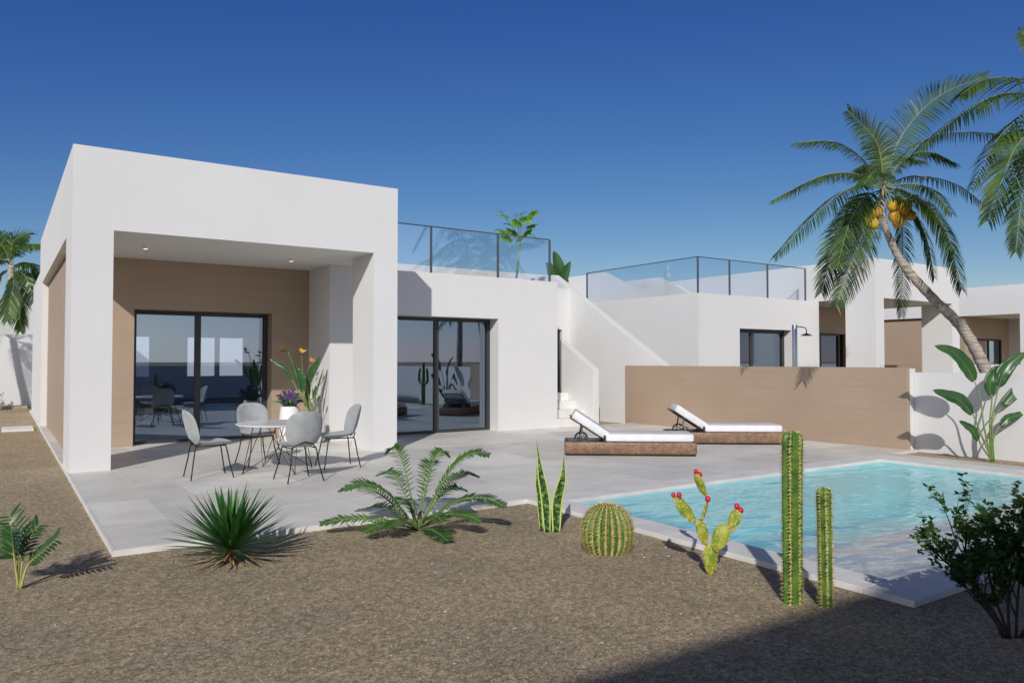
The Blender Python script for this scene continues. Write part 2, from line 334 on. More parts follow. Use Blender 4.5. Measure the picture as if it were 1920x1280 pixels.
vs_ = N(nt, 'ShaderNodeVectorMath', operation='SCALE'); vs_.inputs[0].default_value = tuple(FILL_GLOW * q / SK for q in (1.0, .96, .90)); lk(nt, mz_.outputs[0], vs_.inputs['Scale'])
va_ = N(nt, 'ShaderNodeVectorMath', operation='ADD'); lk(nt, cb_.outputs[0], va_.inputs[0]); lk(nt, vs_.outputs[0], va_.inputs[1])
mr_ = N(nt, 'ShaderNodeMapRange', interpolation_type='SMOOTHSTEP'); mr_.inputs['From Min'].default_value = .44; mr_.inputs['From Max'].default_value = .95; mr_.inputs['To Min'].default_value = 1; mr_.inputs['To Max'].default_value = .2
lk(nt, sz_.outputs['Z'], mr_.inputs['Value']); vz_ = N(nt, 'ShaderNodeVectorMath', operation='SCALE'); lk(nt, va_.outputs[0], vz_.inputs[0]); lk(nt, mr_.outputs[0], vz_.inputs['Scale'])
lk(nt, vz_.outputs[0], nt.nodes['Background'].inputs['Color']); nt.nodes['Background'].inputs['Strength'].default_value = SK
sl = D.lights.new('sun', 'SUN'); sl.energy = 3.35; sl.angle = R(.53); sl.color = (1, .955, .90)
so = D.objects.new('sun', sl); COL.objects.link(so); so.rotation_euler = SUN_TRAVEL.to_track_quat('-Z', 'Y').to_euler(); so.location = (-20, -20, 20)
cd = D.cameras.new('camera'); cam = D.objects.new('camera', cd); COL.objects.link(cam); scene.camera = cam
cd.sensor_width = 36; cd.lens = F / 1920 * 36; cd.clip_end = 3000; cd.clip_start = .05
cam.location = CAM; cam.rotation_euler = (R(90) + PIT, 0, -YAW)
scene.view_settings.view_transform = 'Standard'; scene.view_settings.look = 'None'; scene.view_settings.exposure = 0
c = scene.cycles; c.use_denoising = True; c.max_bounces = 10; c.transparent_max_bounces = 24; c.diffuse_bounces = 4; c.glossy_bounces = 6; c.transmission_bounces = 8
c.caustics_reflective = False; c.caustics_refractive = False; c.sample_clamp_indirect = 6

# ------------------------------------------------------------------ ground, terrace, pool
PX0, PX1, PY0, PY1 = 4.75, 11.70, 2.535, 6.785      # outer edge of the coping
IX0, IX1, IY0, IY1 = 5.07, 11.15, 2.875, 6.43        # water edge
def ground():
    # sheet with a hole for the pool
    b = MB(); B = 900
    xs = [-B, PX0 + .1, PX1 - .1, B]; ys = [-B, PY0 + .1, PY1 - .1, B]
    b.v = [(x, y, GZ) for y in ys for x in xs]
    b.f = [(j * 4 + i, j * 4 + i + 1, (j + 1) * 4 + i + 1, (j + 1) * 4 + i) for j in range(3) for i in range(3) if not (i == 1 and j == 1)]
    struct(b.build('gravel_ground', 'gravel'))
ground()
pb = MB(); rp = random.Random(3)
while len(pb.v) < 6 * 9000:
    dd_ = 1.6 + 8 * rp.random() ** 1.6; aa_ = YAW + R(rp.uniform(-38, 38)); x = dd_ * math.sin(aa_) / 1; y = dd_ * math.cos(aa_)
    if (x > .7 and y > PY1 - .1) or (x > PX0 - .06 and x < 12.1 and y > PY0 - .06): continue
    r = rp.uniform(.0025, .006) * (1 + (rp.random() < .05) * 1.2); a = rp.random() * 3; ca, sa = math.cos(a), math.sin(a); rx, ry, rz = r * rp.uniform(.8, 1.5), r * rp.uniform(.7, 1.1), r * rp.uniform(.5, .9); cz = GZ + rz * .3
    pb.add([(x + ca * rx, y + sa * rx, cz), (x - sa * ry, y + ca * ry, cz), (x - ca * rx, y - sa * rx, cz + rz * .2), (x + sa * ry, y - ca * ry, cz), (x + r * .2, y, cz + rz), (x, y, cz - rz)],
           [(0, 1, 4), (1, 2, 4), (2, 3, 4), (3, 0, 4), (1, 0, 5), (2, 1, 5), (3, 2, 5), (0, 3, 5)])
pbo = pb.build('loose_pebbles', 'pebble'); pbo['kind'] = 'stuff'; pbo['label'] = 'loose small pebbles scattered on the gravel'
t = MB()
t.box(.775, PY1, -.35, 12.88, 13.62, 0); t.box(.775, 13.62, -.35, 11.66, 27.3, 0); t.box(PX1 + .004, 1.2, -.35, 12.07, PY1, 0)
struct(t.build('terrace', 'tiles', bevel=.004))
e = MB()   # pale edge trim of the slab, 3 mm proud
e.box(.752, PY1 - .02, -.2, .775, 27.3, .004); e.box(.752, PY1 - .045, -.2, PX0, PY1 - .02, .004); e.box(.775, PY1 - .02, -.2, PX0, PY1, .003)
struct(e.build('terrace_edge_trim', 'coping'))
cp = MB()
def ring(b, x0, x1, y0, y1, a0, a1, c0, c1, z0, z1):
    b.box(x0, y0, z0, x1, c0, z1); b.box(x0, c1, z0, x1, y1, z1); b.box(x0, c0, z0, a0, c1, z1); b.box(a1, c0, z0, x1, c1, z1)
def slabs():
    # coping slabs with 3 mm open joints
    g = .003
    def run(x0, x1, y0, y1, horiz, L):
        a, bb = (x0, x1) if horiz else (y0, y1); n = max(1, round((bb - a) / L))
        for i in range(n):
            s0 = a + (bb - a) * i / n + (g if i else 0); s1 = a + (bb - a) * (i + 1) / n
            if horiz: cp.box(s0, y0, -.042, s1, y1, .003)
            else: cp.box(x0, s0, -.042, x1, s1, .003)
    run(PX0, PX1, PY0, IY0 - g, True, 2.4); run(PX0, PX1, IY1 + g, PY1, True, 2.4)
    run(PX0, IX0, IY0, IY1, False, 1.9); run(IX1, PX1, IY0, IY1, False, 1.9)
slabs()
struct(cp.build('pool_coping', 'coping', bevel=.004))
WZ = -.052
ps = MB(); T = .12; H = -.80
ps.box(IX0 - T, IY0 - T, H, IX0, IY1 + T, -.044); ps.box(IX1, IY0 - T, H, IX1 + T, IY1 + T, -.044)
ps.box(IX0, IY0 - T, H, IX1, IY0, -.044); ps.box(IX0, IY1, H, IX1, IY1 + T, -.044)
ps.box(IX0 - T, IY0 - T, H - .1, IX1 + T, IY1 + T, H)
struct(ps.build('pool_basin', 'basin'))
bn = MB(); bn.box(IX0 + .0005, IY0 + .0005, H + .001, IX1 - .0005, 4.2, -.22); struct(bn.build('pool_bench', 'bench'))   # shallow bench at the near end
cu = MB(); cu.box(PX0, PY0, -.4, PX1, IY0 - T - .002, -.046); cu.box(PX0 + .004, PY0, -.4, IX0 - T - .002, PY1, -.0475)
wt = MB(); wt.box(IX0 + .002, IY0 + .002, H + .003, IX1 - .002, IY1 - .002, WZ); wo = wt.build('pool_water', 'water'); wo.data.materials.append(M['water_side'])
for p_ in wo.data.polygons: p_.material_index = 0 if p_.normal.z > .5 else 1
struct(wo)

# ------------------------------------------------------------------ houses
def fbox(b, x0, y0, z0, x1, y1, z1): b.box(min(x0, x1), min(y0, y1), min(z0, z1), max(x0, x1), max(y0, y1), max(z0, z1))
def sliding_door(parent, x0, x1, y, z1, mull, name='sliding_door', z0=0.0, ft=.075):
    "frame in the plane y (front face), panes behind"
    b = MB(); d = .07
    b.box(x0, y, z1 - ft, x1, y + d, z1); b.box(x0, y, z0 + .001, x1, y + d, z0 + .055)
    b.box(x0, y, z0 + .055, x0 + ft, y + d, z1 - ft); b.box(x1 - ft, y, z0 + .055, x1, y + d, z1 - ft)
    for m in mull: b.box(m - .055, y + .003, z0 + .055, m + .055, y + d - .003, z1 - ft)
    fo = b.build(name, 'frame', parent, bevel=.003)
    xs = [x0 + ft] + [v for m in mull for v in (m - .055, m + .055)] + [x1 - ft]
    for i in range(0, len(xs), 2):
        g = MB(); yy = y + .03 + (.018 if (i // 2) % 2 else 0); g.add([(xs[i], yy, z0 + .05), (xs[i + 1], yy, z0 + .05), (xs[i + 1], yy, z1 - ft), (xs[i], yy, z1 - ft)], [(0, 1, 2, 3)])
        g.build('glass_pane', 'glass', fo)
    return fo
def downlight(parent, x, y, z):
    b = MB(); b.lathe([(.045, 0), (.045, -.05), (.036, -.05), (.034, -.03)], (x, y, z), 20); o = b.build('ceiling_light', 'pot', parent, smooth=False)
    g = MB(); g.lathe([(.033, -.046), (.033, -.049)], (x, y, z), 20); g.build('lamp_lens', 'lamp', o)
def balustrade(parent, runs, z0, z1):
    root = MB()
    for (x0, y0, x1, y1, posts, ends) in runs:
        root.tube([(x0, y0, z1), (x1, y1, z1)], .014, 6)
    ro = root.build('balustrade', 'railmetal', parent)
    seen = set()
    for (x0, y0, x1, y1, posts, ends) in runs:
        for f_ in posts:
            x = x0 + (x1 - x0) * f_; y = y0 + (y1 - y0) * f_; key = (round(x, 2), round(y, 2))
            if key in seen: continue
            seen.add(key); p = MB(); p.box(x - .02, y - .02, z0 + .001, x + .02, y + .02, z1 - .012); p.build('post', 'railmetal', ro, bevel=.003)
        fs = sorted(set([0, 1] + list(posts)))
        for a, c_ in zip(fs, fs[1:]):
            g = MB(); P = lambda f_, z: (x0 + (x1 - x0) * f_, y0 + (y1 - y0) * f_, z)
            g.add([P(a, z0 + .012), P(c_, z0 + .012), P(c_, z1 - .02), P(a, z1 - .02)], [(0, 1, 2, 3)]); g.build('glass_panel', 'rail_glass', ro)
    return ro

house = thing('modern_house', 'white flat-roofed villa with a deep porch over the round dining table', 'house', (3, 14, 0))
b = MB()
# porch block
b.box(.775, 11.75, 0, 1.277, 12.84, 3.31); b.box(5.157, 11.75, 0, 5.59, 12.65, 3.31)
b.box(.775, 11.75, 3.31, 5.59, 21.75, 4.44)
b.box(.775, 20.55, 0, 1.1, 21.75, 3.31)
# pier, wing front wall around the terrace door
b.box(5.107, 13.65, 0, 6.2, 14.06, 3.308); b.box(6.2, 13.65, 2.41, 8.88, 14.06, 3.0); b.box(8.88, 13.65, 0, 10.48, 14.06, 3.0)
b.box(5.592, 13.65, 3.0, 10.48, 21.75, 3.295) if False else None
b.box(6.2, 13.65, 3.0, 10.48, 14.06, 3.295); b.box(10.18, 14.06, 0, 10.48, 21.75, 3.295)
b.box(5.107, 14.06, 0, 5.4, 14.8, 3.308)
b.box(.802, 21.752, 0, 1.9, 27.2, 3.74)      # rear wing on the left side
wall = b.build('outer_wall', 'white', house)
b = MB(); b.box(6.202, 14.062, 3.0, 10.178, 21.748, 3.2); b.box(5.592, 14.062, 3.0, 6.2, 21.748, 3.2); b.build('roof_deck', 'coping', house)
b = MB()   # beige cladding: porch back wall with the door opening
b.box(.93, 14.8, 0, 1.95, 15.16, 3.308); b.box(4.37, 14.8, 0, 5.106, 15.16, 3.308); b.box(1.95, 14.8, 2.42, 4.37, 15.16, 3.308)
b.build('porch_back_wall', 'clad', house)
b = MB(); b.box(.90, 14.801, 0, .929, 20.548, 3.24)
b.build('side_cladding', 'clad', house)
b = MB(); b.box(.91, 14.803, 3.24, .926, 20.548, 3.308); b.build('shadow_gap', 'dark', house)
sliding_door(house, 1.95, 4.37, 15.08, 2.42, [3.07])
sliding_door(house, 6.2, 8.88, 13.985, 2.41, [7.555])
b = MB()   # interior: back wall with three windows, ceiling, side wall, some furniture-scale blocks
Yb, Yc = 21.2, 21.4; zs, zt = 1.1, 2.12; ops = [(2.2, 3.17), (4.06, 4.78), (4.87, 5.52), (7.2, 8.2)]; xx = .94
for a_, c_ in ops: b.box(xx, Yb, 0.001, a_, Yc, 3.0); b.box(a_, Yb, 0.001, c_, Yc, zs); b.box(a_, Yb, zt, c_, Yc, 3.0); xx = c_
b.box(xx, Yb, .001, 10.17, Yc, 3.0); b.box(.94, 15.17, 3.003, 5.55, Yb, 3.1)
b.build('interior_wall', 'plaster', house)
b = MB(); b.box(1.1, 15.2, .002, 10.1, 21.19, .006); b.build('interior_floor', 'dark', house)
for x, y in [(1.865, 13.05), (4.24, 13.25), (3.05, 13.15)][:2]: downlight(house, x, y, 3.309)
balustrade(house, [(5.60, 13.70, 10.30, 13.70, (.355, .702, 1.0), 1)], 3.296, 4.25)

# stairs beside the house
st = thing('outdoor_stairs', 'white stair flight with a sloping parapet between the house and the party wall', 'stairs', (11, 14, 0))
b = MB(); pts = [(13.62, 0)]
for k in range(4): pts += [(13.62 + .3 * k, .182 * (k + 1)), (13.62 + .3 * (k + 1), .182 * (k + 1))]
pts += [(16.09, .728), (16.09, 0)]; pts = [p for i, p in enumerate(pts) if i == 0 or p != pts[i - 1]]
b.prism_x(pts, 10.485, 11.478); b.build('steps', 'coping', st, bevel=.005)
b = MB(); b.prism_x([(13.58, 0), (13.58, 1.307), (14.845, 2.02), (14.845, 0)], 11.48, 11.655); b.build('parapet', 'white', st, bevel=.005)
sw = thing('stair_wall', 'white wall with a narrow dark doorway at the head of the short stairs', 'wall', (11.5, 15, 0))
b = MB(); b.box(12.52, 16.1, 0, 12.782, 16.3, 3.45); b.box(10.485, 16.1, 2.34, 12.52, 16.3, 3.45); b.build('wall', 'white', sw)
b = MB(); b.box(10.49, 16.22, .0, 12.518, 16.28, 2.338); b.build('door', 'frame', sw)

# party walls
pw = thing('party_wall', 'white wall with a diagonal sloping top behind the beige wall', 'wall', (12.9, 13, 0))
b = MB(); b.prism_x([(6.87, GZ), (6.87, 1.372), (12.55, 1.372), (16.85, 3.905), (22, 3.905), (22, GZ)], 12.785, 13.0); b.build('wall', 'white', pw, bevel=.006)
cw = MB(); cw.box(12.70, 6.85, GZ, 12.783, 13.82, 1.388)
tag(cw.build('beige_garden_wall', 'clad', bevel=.004), 'long beige clad wall at eye level behind the sun loungers', 'wall')
lw = MB(); lw.box(12.95, -12, GZ, 13.12, 6.868, 1.305)
tag(lw.build('white_garden_wall', 'white', bevel=.005), 'low white wall behind the tall paddle-leaved plant by the pool', 'wall')

# neighbour house
nb = thing('neighbour_house', 'white house behind the beige wall with a corner glass roof railing', 'house', (18, 15, 0))
b = MB()
b.box(15.27, 13.78, GZ, 16.93, 14.1, 3.0); b.box(16.93, 13.78, 2.40, 19.24, 14.1, 3.0); b.box(19.24, 13.78, GZ, 20.588, 14.1, 3.0); b.box(16.93, 13.78, GZ, 19.24, 14.1, .85)
b.box(15.27, 14.1, GZ, 15.57, 22.5, 3.0); b.box(15.27, 13.78, 3.0, 20.588, 22.5, 3.3)
b.box(20.59, 11.99, GZ, 21.03, 12.91, 3.31); b.box(24.94, 11.99, GZ, 25.4, 12.95, 3.31); b.box(20.59, 11.99, 3.31, 25.4, 22.5, 4.44)
b.box(25.15, 20, GZ, 25.4, 22.5, 3.308); b.box(20.592, 14.1, GZ, 20.85, 15.1, 3.308)
b.build('outer_wall', 'white', nb)
b = MB(); b.box(20.86, 15.1, GZ, 22.6, 15.4, 3.308); b.box(22.6, 15.1, 2.42, 24.4, 15.4, 3.308); b.box(24.4, 15.1, GZ, 25.14, 15.4, 3.308); b.build('porch_back_wall', 'clad', nb)
b = MB(); b.box(25.2, 15.41, GZ, 25.3, 19.99, 3.3); b.build('side_cladding', 'clad', nb)
b = MB(); b.box(15.6, 21, GZ, 25.1, 21.2, 3.0); b.box(15.6, 14.12, .0, 25.1, 21, .02); b.build('interior_wall', 'plaster', nb)
sliding_door(nb, 16.93, 19.24, 14.03, 2.40, [17.75], 'window', .9, .10)
sliding_door(nb, 22.0, 23.6, 15.02, 2.42, [22.5])
for x, y in [(23.2, 13.3)]: downlight(nb, x, y, 3.309)
balustrade(nb, [(15.31, 13.82, 19.98, 13.82, (0, .27, .62, 1), 1), (15.31, 13.82, 15.31, 18.4, (0, 1), 1)], 3.301, 4.27)
for xa, ya, za, yb, zb in [(17.0, 19.55, 4.52, 17.0, 3.0), (18.2, 18.2, 4.3, 16.05, 3.0)]:
    b = MB(); b.prism_x([(yb, 3.301), (yb, zb + .35), (ya, za), (ya + 1.9, za), (ya + 1.9, 3.301)], xa, xa + .18); b.build('roof_stair_parapet', 'white', nb)

# third house
th = thing('far_villa', 'white villa with a beige porch at the right edge behind the leaning palm', 'house', (34, 15, 0))
b = MB()
b.box(32.26, 12.0, GZ, 32.75, 13.03, 3.31); b.box(36.3, 12.0, GZ, 36.75, 15.1, 3.31); b.box(32.26, 12, 3.31, 36.75, 22, 4.44); b.box(32.26, 20.5, GZ, 32.6, 22, 3.308)
b.build('outer_wall', 'white', th)
b = MB(); b.box(32.39, 15.41, GZ, 32.5, 20.49, 3.24); b.build('side_cladding', 'clad', th)
b = MB(); b.box(32.40, 15.42, 3.24, 32.49, 20.49, 3.308); b.build('shadow_gap', 'dark', th)
b = MB(); b.box(32.39, 15.1, GZ, 34.2, 15.4, 3.308); b.box(35.57, 15.1, GZ, 36.298, 15.4, 3.308); b.box(34.2, 15.1, 2.42, 35.57, 15.4, 3.308); b.build('porch_back_wall', 'clad', th)
sliding_door(th, 33.2, 35.57, 15.08, 2.42, [34.4])
p2 = MB(); p2.box(28.9, -2, GZ, 29.1, 15.0, 1.38); tag(p2.build('boundary_wall', 'white'), 'low white garden wall at the foot of the leaning palm', 'wall')
p3 = MB(); p3.box(28.9, 15.002, GZ, 29.1, 24, 1.38); tag(p3.build('beige_boundary_wall', 'clad'), 'beige garden wall seen through the neighbour porch', 'wall')

# far row and left-hand walls
fr = thing('far_row_house', 'long white house roofline far behind the glass railings', 'house', (20, 36, 0))
b = MB(); b.box(8, 33, GZ, 31, 42, 6.17); b.build('wall', 'white', fr)
b = MB(); b.box(30.0 + 1.002, 35, GZ, 60, 42, 5.6); b.build('wall', 'white', fr)
for i, x in enumerate((11, 15.5, 20, 24.5)):
    b = MB(); b.box(x, 32.96, 3.6, x + 1.8, 33.0 - .002, 5.0); b.build('window', 'frame', fr)
fl = thing('left_white_house', 'white house wall behind the coconut palm at the left edge', 'house', (1, 36, 0))
b = MB(); b.box(.38, 34, GZ, 6.5, 42, 4.75); b.build('wall', 'white', fl)
b = MB(); b.box(2, 33.96, 1, 3.5, 33.998, 2.4); b.build('window', 'frame', fl)
fwall = MB(); fwall.box(-40, 29.6, GZ, 15, 29.8, 2.365); tag(fwall.build('far_garden_wall', 'white', bevel=.004), 'white garden wall with a palm shadow at the left edge', 'wall')
kb = MB(); kb.box(-40, 28.95, GZ, .74, 29.598, .06); struct(kb.build('raised_bed', 'gravel'))
for i, (x0, x1) in enumerate([(-.85, -.05), (.04, .64), (-1.75, -.94)]):
    b = MB(); b.box(x0, 19.85, GZ - .04, x1, 20.85, .0)
    tag(b.build('stepping_stone', 'coping', bevel=.01), ['pale paving slab left of its twin beside the house corner', 'pale paving slab nearest the house corner at left', 'pale paving slab furthest left from the house'][i], 'paving slab', 'paving slabs in the gravel beside the house')

# house behind the viewer: throws the large shadow and shows in the glass
bh = thing('opposite_house', 'tall white house standing behind the viewpoint and shading the gravel', 'house', (-8, -12, 0))
b = MB(); b.box(-24, -18, GZ, 4.1, -7.43, 8.0); b.build('wall', 'white', bh)
for x in (-20, -15, -10, -5, 0):
    b = MB(); b.box(x, -7.425, 3.6, x + 1.6, -7.40, 5.6); b.build('window', 'frame', bh)
rw = MB(); rw.box(-24, -3.15, GZ, 12.93, -3.0, 1.30); tag(rw.build('rear_garden_wall', 'white'), 'low garden wall behind the viewpoint mirrored in the porch door', 'wall')

# ------------------------------------------------------------------ furniture
def sq(v, p): return math.copysign(abs(v) ** p, v)
def shell(b, center, W, Hh, thick, frame, bend, n=20, pw=.72):
    "closed cushion-like shell with a superellipse outline; frame = (u axis, v axis, normal)"
    U, V, Nn = frame; rings = 7; o = []
    def P(a, r, side):
        x = W * r * sq(math.cos(a), pw); y = Hh * r * sq(math.sin(a), pw)
        t_ = thick * math.sqrt(max(0, 1 - r ** 3.0)) * side
        return Vector(center) + U * x + V * y + Nn * (t_ + bend(x / W, y / Hh))
    for side in (1, -1):
        vs = [P(0, 0, side)]; fs = []; N_ = 40
        for k in range(1, rings + 1):
            r = (k / rings) ** .75
            for j in range(N_): vs.append(P(2 * math.pi * j / N_, r, side))
        for j in range(N_): fs.append((0, 1 + j, 1 + (j + 1) % N_) if side > 0 else (0, 1 + (j + 1) % N_, 1 + j))
        for k in range(rings - 1):
            for j in range(N_):
                q = (1 + k * N_ + j, 1 + (k + 1) * N_ + j, 1 + (k + 1) * N_ + (j + 1) % N_, 1 + k * N_ + (j + 1) % N_)
                fs.append(q if side > 0 else q[::-1])
        b.add(vs, fs)
X_, Y_, Z_ = Vector((1, 0, 0)), Vector((0, 1, 0)), Vector((0, 0, 1))
def make_chair(label):
    "faces +X, origin under the seat"
    t = thing('dining_chair', label, 'chair', (0, 0, 0), 0, 'grey shell chairs around the round table')
    b = MB(); shell(b, (0.02, 0, .455), .235, .235, .028, (X_, Y_, Z_), lambda u, v: .03 * abs(v) ** 2.2 + (.05 * max(0, -u) ** 2.5) - .012 * (1 - u * u)); b.build('seat', 'shell', t, smooth=True)
    b = MB(); tilt = R(14); V = Vector((-math.sin(tilt), 0, math.cos(tilt))); Nn = Vector((math.cos(tilt), 0, math.sin(tilt)))
    shell(b, (-.262, 0, .655), .235, .235, .026, (Y_, V, Nn), lambda u, v: .075 * abs(u) ** 2.1 - .01 + .03 * max(0, -v) ** 2); b.build('backrest', 'shell', t, smooth=True)
    b = MB()
    for s in (-1, 1): b.tube([(.16, .15 * s, .418), (-.20, .145 * s, .418)], .008, 8)
    b.tube([(.16, -.15, .418), (.16, .15, .418)], .008, 8); b.tube([(-.19, -.15, .425), (-.235, -.09, .47), (-.25, 0, .5), (-.235, .09, .47), (-.19, .15, .425)], .008, 8)
    b.build('seat_frame', 'black', t, smooth=True)
    for sx, sy in ((1, -1), (1, 1), (-1, -1), (-1, 1)):
        l = MB(); top = (.13 if sx > 0 else -.17, .14 * sy, .418)
        l.tube(bez([top, (top[0] + .035 * sx, .155 * sy, .405), (.20 * sx if sx > 0 else -.235, .18 * sy, .22), (.245 if sx > 0 else -.27, .23 * sy, .006)], 8), .0085, 8); l.build('leg', 'black', t, smooth=True)
    return t
ch = make_chair('grey chair left of the round table, side on with its back nearest the left pillar')
ch.location = (2.26, 10.32, 0); ch.rotation_euler = (0, 0, R(0))
for (x, y, a, lb) in [(3.13, 9.44, 92, 'grey chair in front of the round table with its back to the viewer'),
                      (3.97, 10.30, 176, 'grey chair right of the round table in front of the right pillar'),
                      (3.12, 11.22, -84, 'grey chair behind the round table facing the viewer')]:
    k = copy_tree(ch, (x, y, 0), R(a)); k['label'] = lb
tb = thing('round_table', 'round white table on crossed black wire legs under the porch', 'table', (3.16, 10.36, 0), R(8))
Lb = lambda pts, cx=3.16, cy=10.36: [(p[0] + cx, p[1] + cy, p[2]) for p in pts]
b = MB(); b.lathe([(.50, 0), (.555, .012), (.56, .022), (.557, .028), (.30, .028)], (3.16, 10.36, .63), 64); b.build('table_top', 'tabletop', tb, smooth=False)
for q in range(4):
    a = math.pi / 2 * q + R(8); l = MB(); ca, sa = math.cos(a), math.sin(a); rot = lambda r, w_, z: (3.16 + r * ca - w_ * sa, 10.36 + r * sa + w_ * ca, z)
    l.tube([rot(.30, -.13, .628), rot(.50, 0, .008), rot(.30, .13, .628)], .006, 8); l.tube([rot(.50, 0, .008), rot(.02, 0, .30), rot(-.16, 0, .628)], .005, 8); l.build('leg', 'black', tb, smooth=True)

def make_lounger(label):
    "head at -X, origin at the middle of the base"
    t = thing('sun_lounger', label, 'sun lounger', (0, 0, 0), 0, 'wicker sun loungers on the terrace')
    L, W = 2.08, .70
    b = MB(); h0, h1 = .03, .22; rr = .045
    prof = [(-L / 2, -W / 2, L / 2, W / 2)]
    def rbox(bb, x0, y0, x1, y1, z0, z1, r, n=5):
        pts = []
        for cx, cy, a0 in ((x1 - r, y1 - r, 0), (x0 + r, y1 - r, 90), (x0 + r, y0 + r, 180), (x1 - r, y0 + r, 270)):
            for k in range(n + 1): a = R(a0 + 90 * k / n); pts.append((cx + r * math.cos(a), cy + r * math.sin(a)))
        m = len(pts); cx, cy = (x0 + x1) / 2, (y0 + y1) / 2; lev = []
        for ins, z in ((r * .25, z0), (0, z0 + r * .3), (0, z1 - r * .4), (r * .15, z1 - r * .1), (r * .4, z1)):
            lev.append([(cx + (x - cx) * (1 - ins / (x1 - x0) * 2), cy + (y - cy) * (1 - ins / (y1 - y0) * 2), z) for x, y in pts])
        vs = [p for l_ in lev for p in l_]; fs = [(i * m + k, i * m + (k + 1) % m, (i + 1) * m + (k + 1) % m, (i + 1) * m + k) for i in range(4) for k in range(m)]
        fs += [tuple(range(m - 1, -1, -1)), tuple(range(4 * m, 5 * m))]; bb.add(vs, fs)
    rbox(b, -L / 2, -W / 2, L / 2, W / 2, h0, h1, rr); b.build('wicker_base', 'wicker', t, smooth=True)
    b = MB(); b.box(-L / 2 + .02, -W / 2 + .02, .004, L / 2 - .02, W / 2 - .02, h0 + .004); b.build('plinth', 'black', t)
    b = MB(); rbox(b, -.40, -W / 2 + .03, L / 2 - .04, W / 2 - .03, h1 + .002, h1 + .125, .05)
    o = b.build('seat_cushion', 'cushion', t, smooth=True); md = o.modifiers.new('bevel', 'BEVEL'); md.width = .02; md.segments = 3; md.limit_method = 'ANGLE'
    b = MB(); rbox(b, 0, -W / 2 + .04, .66, W / 2 - .04, 0, .13, .045)
    ang = R(33); mt = Matrix.Translation((-.40, 0, h1 + .02)) @ Matrix.Rotation(ang, 4, 'Y') @ Matrix.Translation((-.64, 0, .015))
    b.v = [tuple(mt @ Vector(v)) for v in b.v]; b.build('back_cushion', 'cushion', t, smooth=True)
    b = MB(); dirv = Vector((-math.cos(ang), 0, math.sin(ang))); p0 = Vector((-.40, 0, h1 + .02))
    for s in (-1, 1): b.tube([p0 + Y_ * s * .30, p0 + dirv * .66 + Y_ * s * .30], .011, 8)
    for f_ in (.05, .35, .64): b.tube([p0 + dirv * f_ - Y_ * .30, p0 + dirv * f_ + Y_ * .30], .01, 8)
    b.box(-.42, -.33, h1 - .002, -.385, .33, h1 + .10)
    b.build('backrest_frame', 'black', t)
    for s in (-1, 1):
        b = MB(); q = p0 + dirv * .42 + Y_ * s * .29; b.tube([q, (-.79, s * .29, h1 + .03)], .013, 8)
        c0 = Vector((-.76, s * .29, h1 - .01)); ringp = [c0 + Vector((math.cos(a) * .105, 0, math.sin(a) * .105)) for a in [R(i * 15) for i in range(0, 25)]]
        b.tube(ringp, .014, 8, cap=False)
        for a in (15, 60, 105, 150): b.tube([c0, c0 + Vector((math.cos(R(a)) * .1, 0, math.sin(R(a)) * .1))], .006, 6)
        b.build('wheel', 'railmetal', t)
    b = MB(); b.box(-.98, -.28, h1 - .003, -.42, .28, h1 + .004); b.build('slat_opening', 'black', t)
    return t
lg = make_lounger('nearer wicker sun lounger with white cushions, left of its twin')
dv = Vector((1.66, -1.29, 0)).normalized(); nv = Vector((-dv.y, dv.x, 0))
c1 = (Vector((7.416, 9.498, 0)) + Vector((9.078, 8.212, 0))) / 2 + nv * .35; lg.location = c1; lg.rotation_euler = (0, 0, math.atan2(dv.y, dv.x))
dv2 = Vector((1.60, -1.19, 0)).normalized()
k = copy_tree(lg, (Vector((10.0, 9.70, 0)) + Vector((11.62, 8.49, 0))) / 2 + Vector((-dv2.y, dv2.x, 0)) * .35, math.atan2(dv2.y, dv2.x))
k['label'] = 'farther wicker sun lounger with white cushions, close to the beige wall'

# shower
sp = at(1490, 640, 16.2); sx_, sy_ = sp.x, sp.y
sh = thing('garden_shower', 'steel garden shower column rising above the beige wall', 'shower', (sx_, sy_, GZ))
ztop = at(1490, 609, 16.2).z
b = MB(); b.tube([(sx_, sy_, GZ), (sx_, sy_, ztop)], .055, 24); b.build('column', 'steel', sh, smooth=True, bevel=.004)
b = MB(); p = lambda x, y: at(x, y, 16.2); b.tube([p(1494, 612), p(1503, 613), p(1510, 614.5), p(1512, 618), p(1512, 625)], .012, 10); b.build('arm', 'steel', sh, smooth=True)
b = MB(); q = p(1512, 629); b.lathe([(.012, .055), (.03, .045), (.115, .008), (.12, 0), (.11, -.006), (.02, -.008)], q, 28); b.build('shower_head', 'steel', sh, smooth=True)

